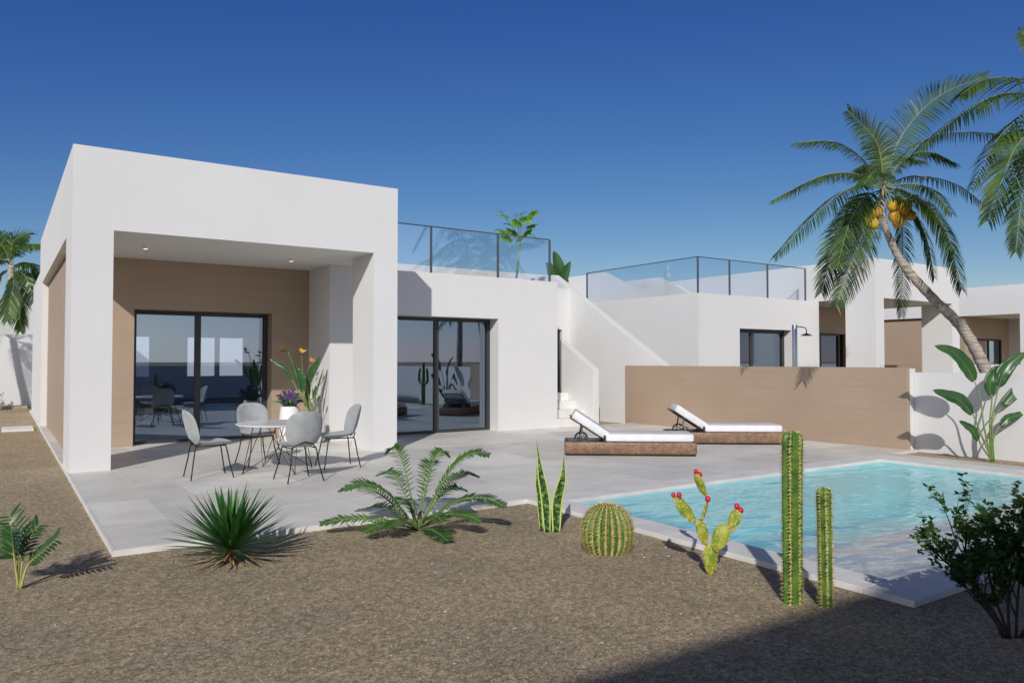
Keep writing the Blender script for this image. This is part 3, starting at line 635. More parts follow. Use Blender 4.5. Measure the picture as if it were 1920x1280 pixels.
# ------------------------------------------------------------------ plants
def blade(b, p, d, L, w, droop=.3, up_=Z_, seg=3, fold=0):
    "thin tapering leaf"
    d = d.normalized(); s = d.cross(up_); s = s.normalized() if s.length > 1e-4 else X_; vs = []
    q = Vector(p); dd = d.copy()
    prof = {2: (1, .7, 0), 3: (.75, 1, .65, 0), 4: (.6, 1, .95, .6, 0), 5: (.5, .85, 1, .85, .5, 0)}[seg]
    for i in range(seg + 1):
        ww = w * prof[i] / 2
        if i < seg: vs += [q - s * ww, q + s * ww]
        else: vs.append(q.copy())
        q = q + dd * (L / seg); dd = (dd + Vector((0, 0, -droop / seg))).normalized()
    fs = [(2 * i, 2 * i + 1, 2 * i + 3, 2 * i + 2) for i in range(seg - 1)] + [(2 * seg - 2, 2 * seg - 1, 2 * seg)]
    b.add(vs, fs)
def frond(b, rb, pts, nl=46, LL=.42, w=.028, start=.16, droop=1.1, face=0, n=24, rr=.013):
    "feathered palm frond along a curve; face blends the leaflet plane towards a given normal"
    C_ = bez(pts, n); rb.tube(C_, [rr * (1 - .8 * i / n) for i in range(n + 1)], 4)
    cumul = C_
    for i in range(nl):
        t = start + (1 - start) * i / (nl - 1) * .995; k = min(int(t * n), n - 1); u = t * n - k; p = C_[k].lerp(C_[k + 1], u); T = (C_[k + 1] - C_[k]).normalized()
        nrm = Z_ if not face else (Z_ * (1 - face) + (-FD) * face); S = T.cross(nrm)
        if S.length < .05: S = X_.copy()
        S.normalize(); rel = (t - start) / (1 - start); ll = LL * (math.sin(math.pi * (.14 + .8 * rel)) ** .6) * rnd.uniform(.85, 1.1); fwdk = .45 + .7 * rel
        for s in (-1, 1):
            d = S * s + T * fwdk + Vector((0, 0, -.22 - .15 * rnd.random())); d += Vector((rnd.uniform(-.09, .09), rnd.uniform(-.09, .09), rnd.uniform(-.09, .09)))
            blade(b, p, d, ll, w, droop * rnd.uniform(.6, 1.3), (nrm + Vector((rnd.uniform(-.4, .4), rnd.uniform(-.4, .4), 0))), 3)
def palm(name_label, depth, trunk_px, widths, fronds, nuts=(), extra=(), group='coconut palms around the houses', cat='palm tree', LL=.42, nl=46, crown=None, w=.022):
    base = at(*trunk_px[-1][:2], depth) if not isinstance(trunk_px[-1], Vector) else trunk_px[-1]
    t = thing('palm_tree', name_label, cat, base, 0, group)
    pts = [p if isinstance(p, Vector) else at(p[0], p[1], depth) for p in trunk_px]
    C_ = bez(pts, 60); n = len(C_); b = MB()
    def wd(f): 
        x = f * (len(widths) - 1); i = min(int(x), len(widths) - 2); return widths[i] + (widths[i + 1] - widths[i]) * (x - i)
    b.tube(C_, [wd(i / (n - 1)) * (1 + .06 * ((i % 2) * 2 - 1) + rnd.uniform(-.03, .03)) for i in range(n)], 14); b.build('trunk', 'trunk', t, smooth=True)
    lb = MB(); rb = MB()
    for fr_ in fronds:
        P_, offs, face = fr_[0], fr_[1], fr_[2]; m = len(P_); kw = fr_[3] if len(fr_) > 3 else {}
        q = [at(x, y, depth + offs * (i / (m - 1)) ** 1.0) for i, (x, y) in enumerate(P_)]
        frond(lb, rb, q, face=face, LL=kw.get('LL', LL), nl=kw.get('nl', nl), droop=kw.get('droop', 1.0), w=w, start=kw.get('start', .16))
    for q, face, kw in extra: frond(lb, rb, q, face=face, LL=kw.get('LL', LL), nl=nl, w=w)
    lb.build('fronds', 'palmleaf', t); rb.build('frond_stalks', 'rachis', t, smooth=True)
    if nuts:
        for (x, y, r, o) in nuts:
            r *= 1.22; c_ = at(x, y, depth + o); nb_ = MB()
            nb_.lathe([(r * math.sin(math.pi * j / 10) * (1 - .06 * j / 10) + .0005, -r * 1.12 * math.cos(math.pi * j / 10)) for j in range(11)], c_, 14); nb_.build('coconut', 'coconut', t, smooth=True)
        sb = MB()
        for (x, y, r, o) in nuts: sb.tube(bez([pts[0] + Vector((0, 0, .02)), at((x + trunk_px[0][0]) / 2, y - 22, depth + o), at(x, y - 4, depth + o)], 6), .009, 5)
        sb.build('fruit_stalks', 'rachis', t, smooth=True)
    return t
d1 = 13.4
F1 = [([(1655, 352), (1652, 300), (1638, 258), (1590, 208)], -.3, .85, dict(LL=.44, nl=70)),
      ([(1658, 352), (1680, 275), (1722, 214), (1775, 172), (1850, 143)], .5, .9, dict(LL=.50, nl=78)),
      ([(1653, 348), (1610, 292), (1560, 265), (1494, 268)], .4, .25, dict(LL=.46, nl=74)),
      ([(1652, 350), (1600, 325), (1535, 332), (1448, 376)], -.6, .1, dict(LL=.46, nl=74)),
      ([(1652, 352), (1600, 350), (1530, 400), (1452, 482)], -.9, .15, dict(LL=.44, nl=70)),
      ([(1652, 358), (1608, 392), (1568, 455), (1540, 548)], -.6, .8, dict(LL=.54, nl=74)),
      ([(1652, 360), (1630, 410), (1600, 480), (1568, 572)], -1.1, .6, dict(LL=.50, nl=74)),
      ([(1655, 356), (1640, 400), (1625, 470), (1590, 560)], .8, .6, dict(LL=.4)),
      ([(1662, 362), (1690, 420), (1692, 500), (1690, 592)], .8, .85, dict(LL=.40)),
      ([(1660, 352), (1725, 372), (1772, 430), (1803, 542)], -.5, .45, dict(LL=.52, nl=78)),
      ([(1660, 350), (1700, 360), (1752, 400), (1790, 470)], -1.0, .3, dict(LL=.46)),
      ([(1660, 348), (1715, 330), (1790, 345), (1862, 397)], .3, .15, dict(LL=.38)),
      ([(1660, 350), (1710, 345), (1750, 358), (1785, 400)], -1.2, .15, dict(LL=.4)),
      ([(1660, 346), (1700, 298), (1740, 285), (1790, 305)], -.8, .3, dict(LL=.44, nl=70)),
      ([(1658, 346), (1700, 290), (1760, 252), (1860, 250), (1912, 262)], .7, .15, dict(LL=.44, nl=70)),
      ([(1656, 346), (1662, 312), (1690, 296), (1732, 302)], .9, .3, dict(LL=.44, nl=70)),
      ([(1652, 356), (1620, 372), (1592, 420), (1570, 500)], -1.2, .5, dict(LL=.50, nl=78)),
      ([(1662, 356), (1702, 385), (1735, 440), (1752, 520)], .6, .5, dict(LL=.44, nl=56)),
      ([(1655, 348), (1648, 318), (1628, 310), (1600, 330)], 1.4, .2, dict(LL=.44, nl=70)),
      ([(1656, 350), (1655, 330), (1640, 322), (1620, 345)], -1.6, .2, dict(LL=.44, nl=70))]
nuts = [(1634, 402, .075, -.45), (1644, 398, .07, -.45), (1638, 419, .075, -.45), (1628, 413, .07, -.4), (1673, 386, .08, -.15), (1684, 378, .075, .05), (1693, 392, .085, -.1), (1676, 405, .08, -.1), (1684, 416, .085, -.15), (1701, 384, .07, .1), (1708, 404, .07, 0), (1697, 406, .06, .1)]
palm('curved coconut palm leaning left with yellow coconuts, rising behind the white wall', d1,
     [(1655, 350), (1655, 392), (1662, 432), (1684, 480), (1706, 512), (1752, 562), (1802, 612), (1836, 668), (1856, 720), (1868, 790)], [.045, .05, .058, .066, .078, .088, .098, .105, .12], F1, nuts)
# large palm whose crown is beyond the right edge
F3 = [([(2010, 240), (1965, 165), (1900, 147), (1845, 150), (1800, 178)], -.4, .1, dict(LL=.62)),
      ([(2005, 240), (1950, 185), (1880, 176), (1805, 212), (1722, 280)], -.7, .1, dict(LL=.55, nl=60)),
      ([(2005, 245), (1950, 205), (1895, 235), (1858, 280), (1822, 352)], -.3, .2, dict(LL=.42)),
      ([(2005, 250), (1950, 240), (1905, 275), (1880, 335), (1852, 412)], -.7, .7, dict(LL=.58, nl=56)),
      ([(2005, 255), (1955, 275), (1925, 330), (1912, 400), (1905, 470)], -.9, .8, dict(LL=.5)),
      ([(2010, 235), (1985, 140), (1955, 90), (1915, 62)], .2, .8, dict(LL=.4)),
      ([(2010, 235), (2030, 140), (2070, 80), (2130, 60)], .2, .8), ([(2010, 240), (2070, 190), (2150, 190), (2230, 260)], .4, .2),
      ([(2010, 250), (2080, 240), (2150, 290), (2190, 400)], -.4, .4), ([(2010, 255), (2040, 300), (2060, 400), (2060, 480)], -.4, .7), ([(2010, 250), (1990, 330), (1975, 400), (1965, 480)], .8, .7),
      ([(2010, 245), (2000, 200), (2020, 150), (2080, 150)], 1.8, .2), ([(2010, 245), (2000, 210), (1990, 200), (1960, 260)], -2.2, .2)]
palm('large palm whose crown enters the top right corner of the view', 12.0, [(2010, 240), (2030, 400), (2090, 600), (2160, 830)], [.09, .1, .12, .16], F3, LL=.5, w=.032)
# palm at the left edge
sc_ = lambda l: [[(22 + (x - 22) , y) for x, y in p_] for p_ in l]
F5 = [([(22, 500), (22, 465), (30, 448), (52, 440)], 0, .5), ([(22, 500), (30, 470), (52, 458), (78, 458)], -.3, .2), ([(22, 502), (40, 492), (62, 496), (78, 518)], 0, .2),
      ([(24, 504), (42, 512), (56, 535), (62, 566)], -.4, .4), ([(22, 505), (30, 530), (36, 570), (38, 618)], 0, .8), ([(22, 505), (26, 530), (20, 560), (14, 600)], -.4, .7),
      ([(20, 504), (5, 510), (-8, 530), (-16, 560)], 0, .4), ([(20, 500), (5, 488), (-15, 490), (-35, 510)], 0, .2), ([(21, 498), (10, 470), (-4, 452), (-25, 440)], 0, .5), ([(22, 498), (16, 468), (8, 452), (-6, 436)], .5, .5)]
palm('small coconut palm leaning at the left edge beyond the garden wall', 26.0, [(22, 498), (20, 540), (8, 572), (-12, 600), (-30, 690)], [.10, .11, .13, .16], F5,
     [(12, 532, .13, -.2), (22, 540, .13, -.3), (30, 536, .12, -.2), (36, 545, .12, -.1), (18, 550, .12, -.2)][:0], LL=.75, nl=34, w=.06)
def free_palm(label, base, crown, L=2.3, n=16, LL=.45):
    "palm outside the frame: seen in the glass, or only by its shadow"
    base = Vector(base); crown = Vector(crown); ex = []
    for i in range(n):
        a = i * 2.399; el = [1.1, .6, .15, -.25][i % 4]; h = Vector((math.cos(a), math.sin(a), 0)); q = [crown, crown + h * L * .3 + Z_ * L * .3 * el + Z_ * .15, crown + h * L * .65 + Z_ * (L * .35 * el), crown + h * L * (.9) + Z_ * L * (.25 * el - .35)]
        ex.append((q, 0, dict(LL=LL)))
    mid = base.lerp(crown, .5) + Vector((.15, -.1, 0))
    return palm(label, 1, [crown, crown.lerp(mid, .5), mid, base], [.08, .09, .11, .15], [], extra=ex)
free_palm('tall palm right of the pool mirrored in the glass railing', (15.3, 1.6, GZ), (15.0, 2.0, 5.9))
free_palm('palm left of the view casting its shadow on the far garden wall', (-2.2, 26.3, GZ), (-2.3, 26.6, 4.5), 2.2)

# yucca
def yucca():
    c0 = None; base = Vector((1.492, 6.083, GZ)); t = thing('yucca', 'spiky dark green yucca with dry orange blades at its base', 'plant', base)
    b = MB(); dr = MB(); n = 150; cz = base + Vector((0, 0, .10))
    for i in range(n):
        f = (i + .5) / n; el = math.asin(min(1, .02 + .98 * f ** .9)); el = max(-.04, el - .02); a = i * 2.39996 + rnd.uniform(-.1, .1); L = rnd.uniform(.40, .50) * (1.0 + .12 * math.cos(el))
        d = Vector((math.cos(a) * math.cos(el), math.sin(a) * math.cos(el), math.sin(el))); blade(b, cz + d * .03, d, L, rnd.uniform(.026, .036), .05, Z_ if el < 1.3 else FD, 4)
    for i in range(34):
        a = i * 2.39996; el = rnd.uniform(-.22, .0); d = Vector((math.cos(a) * math.cos(el), math.sin(a) * math.cos(el), math.sin(el))); blade(dr, cz + Vector((0, 0, -.03)), d, rnd.uniform(.2, .42), .014, .12, Z_, 3)
    b.build('blades', 'yucca', t); dr.build('dry_blades', 'dry', t)
    s = MB(); s.tube([base + Vector((0, 0, -.01)), base + Vector((0, 0, .06)), base + Vector((0, 0, .16))], [.03, .035, .03], 10); s.build('stump', 'dry', t, smooth=True)
yucca()
# cycad
def cycad():
    base = Vector((3.195, 6.27, GZ)); t = thing('cycad', 'low spreading cycad with arching feather fronds at the terrace edge', 'plant', base)
    k = 1 / 204.5; lb = MB(); sb = MB()
    tips = [(612, 971, -.25, .42), (628, 925, .2, .75), (660, 905, -.35, .9), (722, 850, .15, 1.1), (700, 900, .35, .9), (835, 858, .2, 1.15), (918, 852, -.05, .9), (948, 941, -.2, 1.0), (905, 962, -.35, .6), (868, 930, .35, .7), (675, 968, .45, .5), (800, 880, .5, .8), (760, 930, -.35, .6), (840, 960, -.45, .5), (700, 975, -.5, .4), (890, 905, .45, .8), (745, 965, -.55, .3), (850, 985, -.6, .25)]
    for x, y, o, arch in tips:
        rx = (x - 783) * k; hz = max(.04, (992 - y) * k * (1 - .0 * o)) ; tip = base + RT * rx + FD * o + Z_ * hz
        mid = base + RT * rx * .42 + FD * o * .4 + Z_ * (hz * .60 + .11 * arch)
        m2 = base + RT * rx * .75 + FD * o * .75 + Z_ * (hz * .90 + .09 * arch)
        C_ = bez([base, mid, m2, tip], 20); sb.tube(C_, [.009 * (1 - .7 * i / 20) for i in range(21)], 5)
        Lc = sum((C_[i + 1] - C_[i]).length for i in range(20)); nl = int(Lc / .03)
        for i in range(nl):
            tt = .2 + .8 * i / nl; q = tt * 20; kk = min(int(q), 19); p = C_[kk].lerp(C_[kk + 1], q - kk); T = (C_[kk + 1] - C_[kk]).normalized(); nn = (Z_ + FD * -.25 + RT * rnd.uniform(-.15, .15)); S = T.cross(nn)
            if S.length < .05: S = RT.copy()
            S.normalize(); ll = (.105 * math.sin(math.pi * (.12 + .82 * (tt - .2) / .8)) ** .5) * rnd.uniform(.85, 1.12)
            for s in (-1, 1): blade(lb, p, S * s + T * .45 + Z_ * rnd.uniform(.0, .3), ll * 1.12, .019, .3, nn, 5)
    lb.build('fronds', 'cycad', t); sb.build('frond_stalks', 'stem', t, smooth=True)
cycad()
# snake plant
def sans():
    base = Vector((4.152, 5.492, GZ)); t = thing('snake_plant', 'upright snake plant with two broad yellow-edged leaves beside the pool corner', 'plant', base); k = 1 / 208.
    for pts, W in (([(1033, 997), (1030, 940), (1020, 880), (1013, 824)], .085), ([(1050, 998), (1052, 940), (1062, 895), (1065, 852)], .10), ([(1022, 992), (1018, 935), (1014, 900), (1014, 870)], .045)):
        P_ = [base + RT * (x - 1042) * k + Z_ * (997 - y) * k + FD * (0.02 if W < .05 else 0) for x, y in pts]; C_ = bez(P_, 24)
        prof = lambda v: (.62 + .38 * math.sin(math.pi * min(1, v * 1.25 + .05))) * (1 - max(0, (v - .55) / .45) ** 1.35)
        def fn(u, v, C_=C_, W=W):
            q = v * 24; kk = min(int(q), 23); p = C_[kk].lerp(C_[kk + 1], q - kk); x = (u - .5) * W * max(.002, prof(v)); return p + RT * x + FD * (-.35 * abs(x) + .012 * math.sin(v * 7))
        b = MB(); b.grid(fn, 6, 24, uv=True); b.build('leaf', 'sans', t, smooth=True, solid=.004)
sans()
def spines(b, p, n, s, rr=None):
    "small cluster of needle triangles"
    a = n.cross(Z_); a = a.normalized() if a.length > .05 else X_; c_ = n.cross(a)
    for k in range(5):
        an = k * 1.2566 + rnd.random(); d = (n * .6 + a * math.cos(an) + c_ * math.sin(an)).normalized() if k < 4 else n; e_ = d.cross(n + Vector((.01, .02, .03))).normalized() * .0022; L = s * rnd.uniform(.8, 1.4)
        b.add([p - e_, p + e_, p + d * L], [(0, 1, 2)])
def ribbed(name, label, base, rfun, H_, ribs, depth, sp_n, sp_len, mat, lean=(0, 0), grp=None, segz=40):
    t = thing(name, label, 'cactus', base, 0, grp); b = MB(); nu = ribs * 8
    def P(a, v):
        r0 = rfun(v); rr_ = r0 * (1 - depth * (.5 - .5 * math.cos(a * ribs)) ** .8) if r0 > 0 else 0
        return base + Vector((math.cos(a) * rr_ + lean[0] * v * v, math.sin(a) * rr_ + lean[1] * v * v, v * H_))
    b.grid(lambda u, v: P(u * 2 * math.pi, v), nu, segz); b.build('body', mat, t, smooth=True); s = MB()
    for i in range(ribs):
        a = 2 * math.pi * i / ribs
        for j in range(sp_n):
            v = (j + rnd.uniform(.3, .7)) / sp_n; p = P(a, v); r1, r2 = rfun(max(0, v - .01)), rfun(min(1, v + .01)); sl = (r1 - r2) / (.02 * H_); n = Vector((math.cos(a), math.sin(a), sl)).normalized(); spines(s, p, n, sp_len)
    s.build('spines', 'spine', t); return t
rb_ = .208
ribbed('barrel_cactus', 'round golden-spined barrel cactus on the gravel beside the pool', Vector((4.10, 4.68, GZ - .02)), lambda v: rb_ * math.sqrt(max(0, 1 - (abs(v * 1.04 - .46) / .58) ** 2.15)) + .0005, .41, 24, .16, 30, .030, 'barrel')
def colr(r): return lambda v: (r * (1 - .08 * (1 - v)) if v < .95 else r * math.sqrt(max(0, 1 - ((v - .95) / .05) ** 2))) + .0004
ribbed('column_cactus', 'tall column cactus, the bigger of the pair by the pool', Vector((4.214, 3.03, GZ)), colr(.066), 1.10, 7, .36, 46, .024, 'cactus', (.012, .0), 'column cacti by the pool')
ribbed('column_cactus', 'short column cactus, the smaller of the pair by the pool', Vector((4.33, 2.87, GZ)), colr(.047), .75, 8, .32, 40, .019, 'cactus', (-.01, .0), 'column cacti by the pool')
# tall armed cactus beyond the right edge, seen in the door glass
sg = thing('armed_cactus', 'tall cactus with two raised arms mirrored in the terrace door', 'cactus', (12.35, 4.2, GZ)); b = MB()
b.tube([(12.35, 4.2, GZ), (12.35, 4.2, .6), (12.35, 4.2, 1.45)], [.07, .075, .05], 12); b.build('trunk', 'cactus', sg, smooth=True)
for s in (-1, 1): b = MB(); b.tube(bez([(12.35, 4.2, .7), (12.35 + .04 * s, 4.2 + .2 * s, .75), (12.35 + .04 * s, 4.2 + .24 * s, 1.0), (12.35, 4.2 + .24 * s, 1.25)], 10), [.045] * 9 + [.04, .02], 10); b.build('arm', 'cactus', sg, smooth=True)
# prickly pear
def pear():
    base = Vector((4.27, 3.76, GZ)); t = thing('prickly_pear', 'prickly pear cactus with yellow-green pads and red fruits', 'cactus', base); k = 1 / 260.; sp = MB()
    W = lambda x, y, o=0: base + RT * (x - 1330) * k + Z_ * (1080 - y) * k + FD * o
    pads = [((1332, 1080), (1331, 1022), 15, 0), ((1324, 1026), (1310, 976), 12.5, 0), ((1338, 1034), (1358, 984), 17, -.03), ((1306, 984), (1266, 936), 15, .03), ((1364, 996), (1382, 954), 12.5, -.05), ((1319, 982), (1329, 944), 7, .04), ((1328, 936), (1308, 892), 9.5, .06)]
    for i, (p0, p1, r, o) in enumerate(pads):
        a, c_ = W(*p0, o), W(*p1, o); ax = (c_ - a); L = ax.length; ax.normalize(); tw = [0, .3, -.3, .5, -.6, .9, -.7][i]; side = (RT * math.cos(tw) + FD * math.sin(tw)); side = (side - ax * side.dot(ax)).normalized(); nn = ax.cross(side); rr_ = r * k
        def P(u, v, a=a, ax=ax, L=L, side=side, nn=nn, rr_=rr_):
            f = math.sin(math.pi * v) ** .55 * (.72 + .28 * v) if 0 < v < 1 else .002; an = u * 2 * math.pi
            return a + ax * L * (v * 1.04 - .02) + side * math.cos(an) * rr_ * f * 1.05 + nn * math.sin(an) * rr_ * .36 * f
        b = MB(); b.grid(P, 20, 16); b.build('pad', 'pear', t, smooth=True)
        for j in range(90):
            u, v = rnd.random(), rnd.uniform(.06, .96); p = P(u, v); n = (side * math.cos(u * 6.283) * .36 + nn * math.sin(u * 6.283)).normalized(); spines(sp, p, n, .010)
    sp.build('spines', 'spine', t)
    for (x, y, r, o) in [(1264, 932, 4.4, .03), (1275, 932, 5, .03), (1309, 889, 4.4, .06), (1316, 895, 5, .06), (1330, 940, 5.4, .04), (1378, 949, 5, -.05), (1385, 957, 5.5, -.05)]:
        b = MB(); b.lathe([(r * k * math.sin(math.pi * j / 8) + .0003, -r * k * 1.15 * math.cos(math.pi * j / 8)) for j in range(9)], W(x, y, o), 12); b.build('fruit', 'redfruit', t, smooth=True)
pear()
def paddle(b, C_, W, nrm, fold=.25, tip=1.0, prof=None, nv=16):
    "broad leaf along curve C_, lying across nrm"
    n = len(C_) - 1
    def fn(u, v):
        q = v * n; kk = min(int(q), n - 1); p = C_[kk].lerp(C_[kk + 1], q - kk); T = (C_[kk + 1] - C_[kk]).normalized(); S = T.cross(nrm).normalized(); U_ = S.cross(T)
        f = (math.sin(math.pi * (v * .97 + .03) ** .8) ** .62) if prof is None else prof(v); x = (u - .5) * W * max(f, .003); return p + S * x + U_ * (abs(x) * fold + .012 * math.sin(v * 26 + u * 5) * abs(u - .5))
    b.grid(fn, 6, nv)
# small plant at the lower left
def small():
    base = Vector((.13, 6.16, GZ)); t = thing('small_feather_palm', 'small plant with thick yellow stalks and dark leaflets at lower left', 'plant', base); k = 1 / 276.; lb = MB(); sb = MB()
    W = lambda x, y, o=0: base + RT * (x - 38) * k + Z_ * (1103 - y) * k + FD * o
    for pts, o, LL in (([(36, 1103), (36, 1055), (34, 1010), (18, 975)], -.02, .12), ([(37, 1103), (40, 1050), (50, 1010), (64, 985)], .05, .11), ([(40, 1103), (52, 1060), (78, 1035), (108, 1008)], .0, .1), ([(35, 1103), (30, 1050), (10, 1030), (-22, 1018)], .0, .12), ([(36, 1103), (34, 1045), (22, 1000), (-8, 970)], .12, .12), ([(36, 1103), (34, 1040), (38, 1010), (42, 985)], -.12, .1)):
        q = [W(*p, o * (i / 3)) for i, p in enumerate(pts)]; C_ = bez(q, 16); sb.tube(C_, [max(.0015, .011 * (1 - 1.5 * i / 16)) for i in range(17)], 6)
        for i in range(10):
            tt = .38 + .62 * i / 10; q_ = tt * 16; kk = min(int(q_), 15); p = C_[kk].lerp(C_[kk + 1], q_ - kk); T = (C_[kk + 1] - C_[kk]).normalized(); S = T.cross(FD * -.6 + Z_ * .8 + RT * .1).normalized()
            for s in (-1, 1): blade(lb, p, S * s + T * .7, LL * rnd.uniform(.8, 1.1), .021, .25, (FD * -.5 + Z_ * .8 + RT * rnd.uniform(-.5, .5)), 5)
    lb.build('fronds', 'bigleaf', t); sb.build('stalks', 'paleyellow', t, smooth=True)
small()
# paddle-leaved plant in front of the white wall
def bop():
    base = Vector((12.62, 5.50, GZ)); dep = (base - CAM).dot(fw); px0 = 1850; t = thing('paddle_leaf_plant', 'tall plant with long dark paddle leaves against the white wall', 'plant', base)
    A = lambda x, y, o=0: at(x, y, dep + o)
    leaves = [([(1850, 862), (1845, 800), (1838, 745), (1826, 712)], [(1826, 714), (1812, 688), (1788, 662), (1751, 648)], .21, -.28),
              ([(1849, 862), (1840, 815), (1826, 780), (1822, 776)], [(1822, 776), (1802, 752), (1778, 742), (1748, 731)], .19, -.3),
              ([(1851, 862), (1856, 800), (1860, 745), (1857, 740)], [(1857, 741), (1856, 718), (1868, 696), (1879, 688)], .17, .05),
              ([(1852, 862), (1860, 790), (1868, 745), (1873, 722)], [(1873, 724), (1880, 700), (1896, 680), (1925, 660)], .19, -.05),
              ([(1848, 862), (1842, 838), (1836, 826), (1833, 824)], [(1833, 826), (1825, 808), (1812, 798), (1798, 788)], .12, -.15),
              ([(1852, 862), (1862, 825), (1872, 802), (1876, 798)], [(1876, 799), (1888, 786), (1904, 780), (1922, 771)], .12, -.1),
              ([(1852, 862), (1856, 815), (1866, 780), (1880, 760)], [(1880, 760), (1905, 735), (1935, 725), (1960, 730)], .16, .2)]
    lb_i = 0
    for st_, lf, W_, o in leaves:
        o = o * .35 + .02; W_ *= 1.12
        n = len(st_); sp = [base + RT * rnd.uniform(-.02, .02) if i == 0 else A(x, y, o * i / n) for i, (x, y) in enumerate(st_)]; b = MB(); b.tube(bez(sp, 14), [.016 * (1 - .55 * i / 14) for i in range(15)], 8); so_ = b.build('stalk', 'stem', t, smooth=True)
        P_ = [A(x, y, o * .75 + o * .5 * i / 3) for i, (x, y) in enumerate(lf)]; C_ = bez(P_, 18); l = MB(); paddle(l, C_, W_, (-FD * .8 + Z_ * .35 - RT * .1).normalized(), .22); l.build('leaf', 'bigleaf', t, smooth=True, solid=.003)
        m = MB(); m.tube([p + FD * -.004 for p in C_], [.005 * (1 - .8 * i / 18) for i in range(19)], 5); m.build('leaf_rib', 'stem', so_, smooth=True)
bop()
# potted plants under the porch
def pots():
    pc = Vector((4.43, 13.85, 0)); t = thing('flower_pot', 'rounded white pot of purple flowers behind the round table', 'potted plant', pc)
    b = MB(); b.lathe([(.12, 0), (.17, .06), (.20, .25), (.19, .48), (.165, .66), (.155, .67), (.15, .655), (.14, .60)], pc, 36); b.build('pot', 'pot', t, smooth=True)
    fb = MB(); lb = MB()
    for i in range(30):
        a = i * 2.4; r = .05 + .16 * rnd.random(); h = rnd.uniform(.16, .38); top = pc + Vector((math.cos(a) * r * 1.3, math.sin(a) * r * 1.3, .64 + h)); c0 = pc + Vector((math.cos(a) * .05, math.sin(a) * .05, .62))
        if i % 3 == 0: paddle(lb, bez([c0, c0.lerp(top, .5) + Z_ * .04, top + Vector((math.cos(a) * .08, math.sin(a) * .08, -.05))], 10), .07, (-FD + Z_ * .4).normalized(), .15, nv=8)
        else:
            fb = MB()
            for j in range(22):
                p = c0.lerp(top, .45 + .55 * rnd.random()) + Vector([rnd.uniform(-.022, .022) for _ in range(3)]); s = .014
                fb.add([p + Vector((s, 0, 0)), p + Vector((0, 0, s)), p + Vector((-s, 0, 0)), p + Vector((0, s * .7, -s))], [(0, 1, 2), (0, 2, 3)])
            fb.build('flower_spike', 'purple', t)
    lb.build('leaves', 'bigleaf', t, smooth=True)
    pc = Vector((4.80, 13.55, 0)); dep = (pc - CAM).dot(fw); A = lambda x, y, o=0: at(x, y, dep + o)
    t = thing('potted_strelitzia', 'tall potted bird of paradise with orange flowers by the porch pier', 'potted plant', pc)
    b = MB(); b.lathe([(.13, 0), (.17, .05), (.19, .25), (.17, .42), (.16, .43), (.15, .41)], pc, 32); b.build('pot', 'pot', t, smooth=True)
    root = pc + Z_ * .4; sb = MB()
    for st_, lf, W_, o in [([(560, 735), (548, 712)], [(546, 712), (535, 692), (520, 682), (505, 672)], .09, -.1), ([(566, 740), (563, 725)], [(563, 728), (558, 705), (552, 690), (546, 672)], .12, .1),
                           ([(570, 750), (568, 730)], [(568, 735), (566, 712), (562, 702), (558, 690)], .15, -.15), ([(578, 735), (578, 722)], [(577, 722), (583, 700), (592, 685), (600, 668)], .13, 0),
                           ([(590, 745), (595, 730)], [(592, 742), (597, 722), (602, 706), (607, 690)], .03, .1), ([(580, 755), (588, 745)], [(588, 746), (590, 738), (592, 730), (592, 722)], .07, .1), ([(572, 760), (574, 745)], [(573, 762), (576, 742), (578, 725), (574, 705)], .10, .15), ([(590, 760), (597, 752)], [(596, 752), (598, 748), (600, 744), (599, 741)], .06, 0)]:
        P_ = [root] + [A(x, y, o) for x, y in st_]; sb.tube(bez(P_, 8), .008, 6); l = MB(); paddle(l, bez([A(x, y, o) for x, y in lf], 12), W_, (-FD + Z_ * .15 + RT * .2).normalized(), .25); l.build('leaf', 'bigleaf', t, smooth=True)
    for st_, fl, mt, o in [([(563, 730), (552, 690), (540, 658)], (530, 652), 'yellowpetal', 0), ([(569, 735), (567, 690), (566, 665)], (566, 658), 'yellowpetal', .1), ([(576, 735), (576, 700), (582, 680)], (585, 676), 'orange', 0), ([(560, 740), (520, 700), (484, 668)], (476, 655), 'dark', .2)][:3]:
        sb.tube(bez([root] + [A(x, y, o) for x, y in st_], 12), .006, 6); fpt = A(*fl, o); g = MB(); blade(g, A(st_[-1][0] + 4, st_[-1][1], o), RT * -1 + Z_ * .02, .20, .03, .0, -FD, 4); g.build('bract', 'twig', t)
        f = MB()
        for an in (50, 75, 100, 125, 30): blade(f, fpt + Z_ * -.03, RT * math.cos(R(an)) + Z_ * math.sin(R(an)), rnd.uniform(.075, .12), .022, 0, -FD, 4)
        f.build('flower', mt, t)
    sb.build('stalks', 'stem', t, smooth=True)
pots()
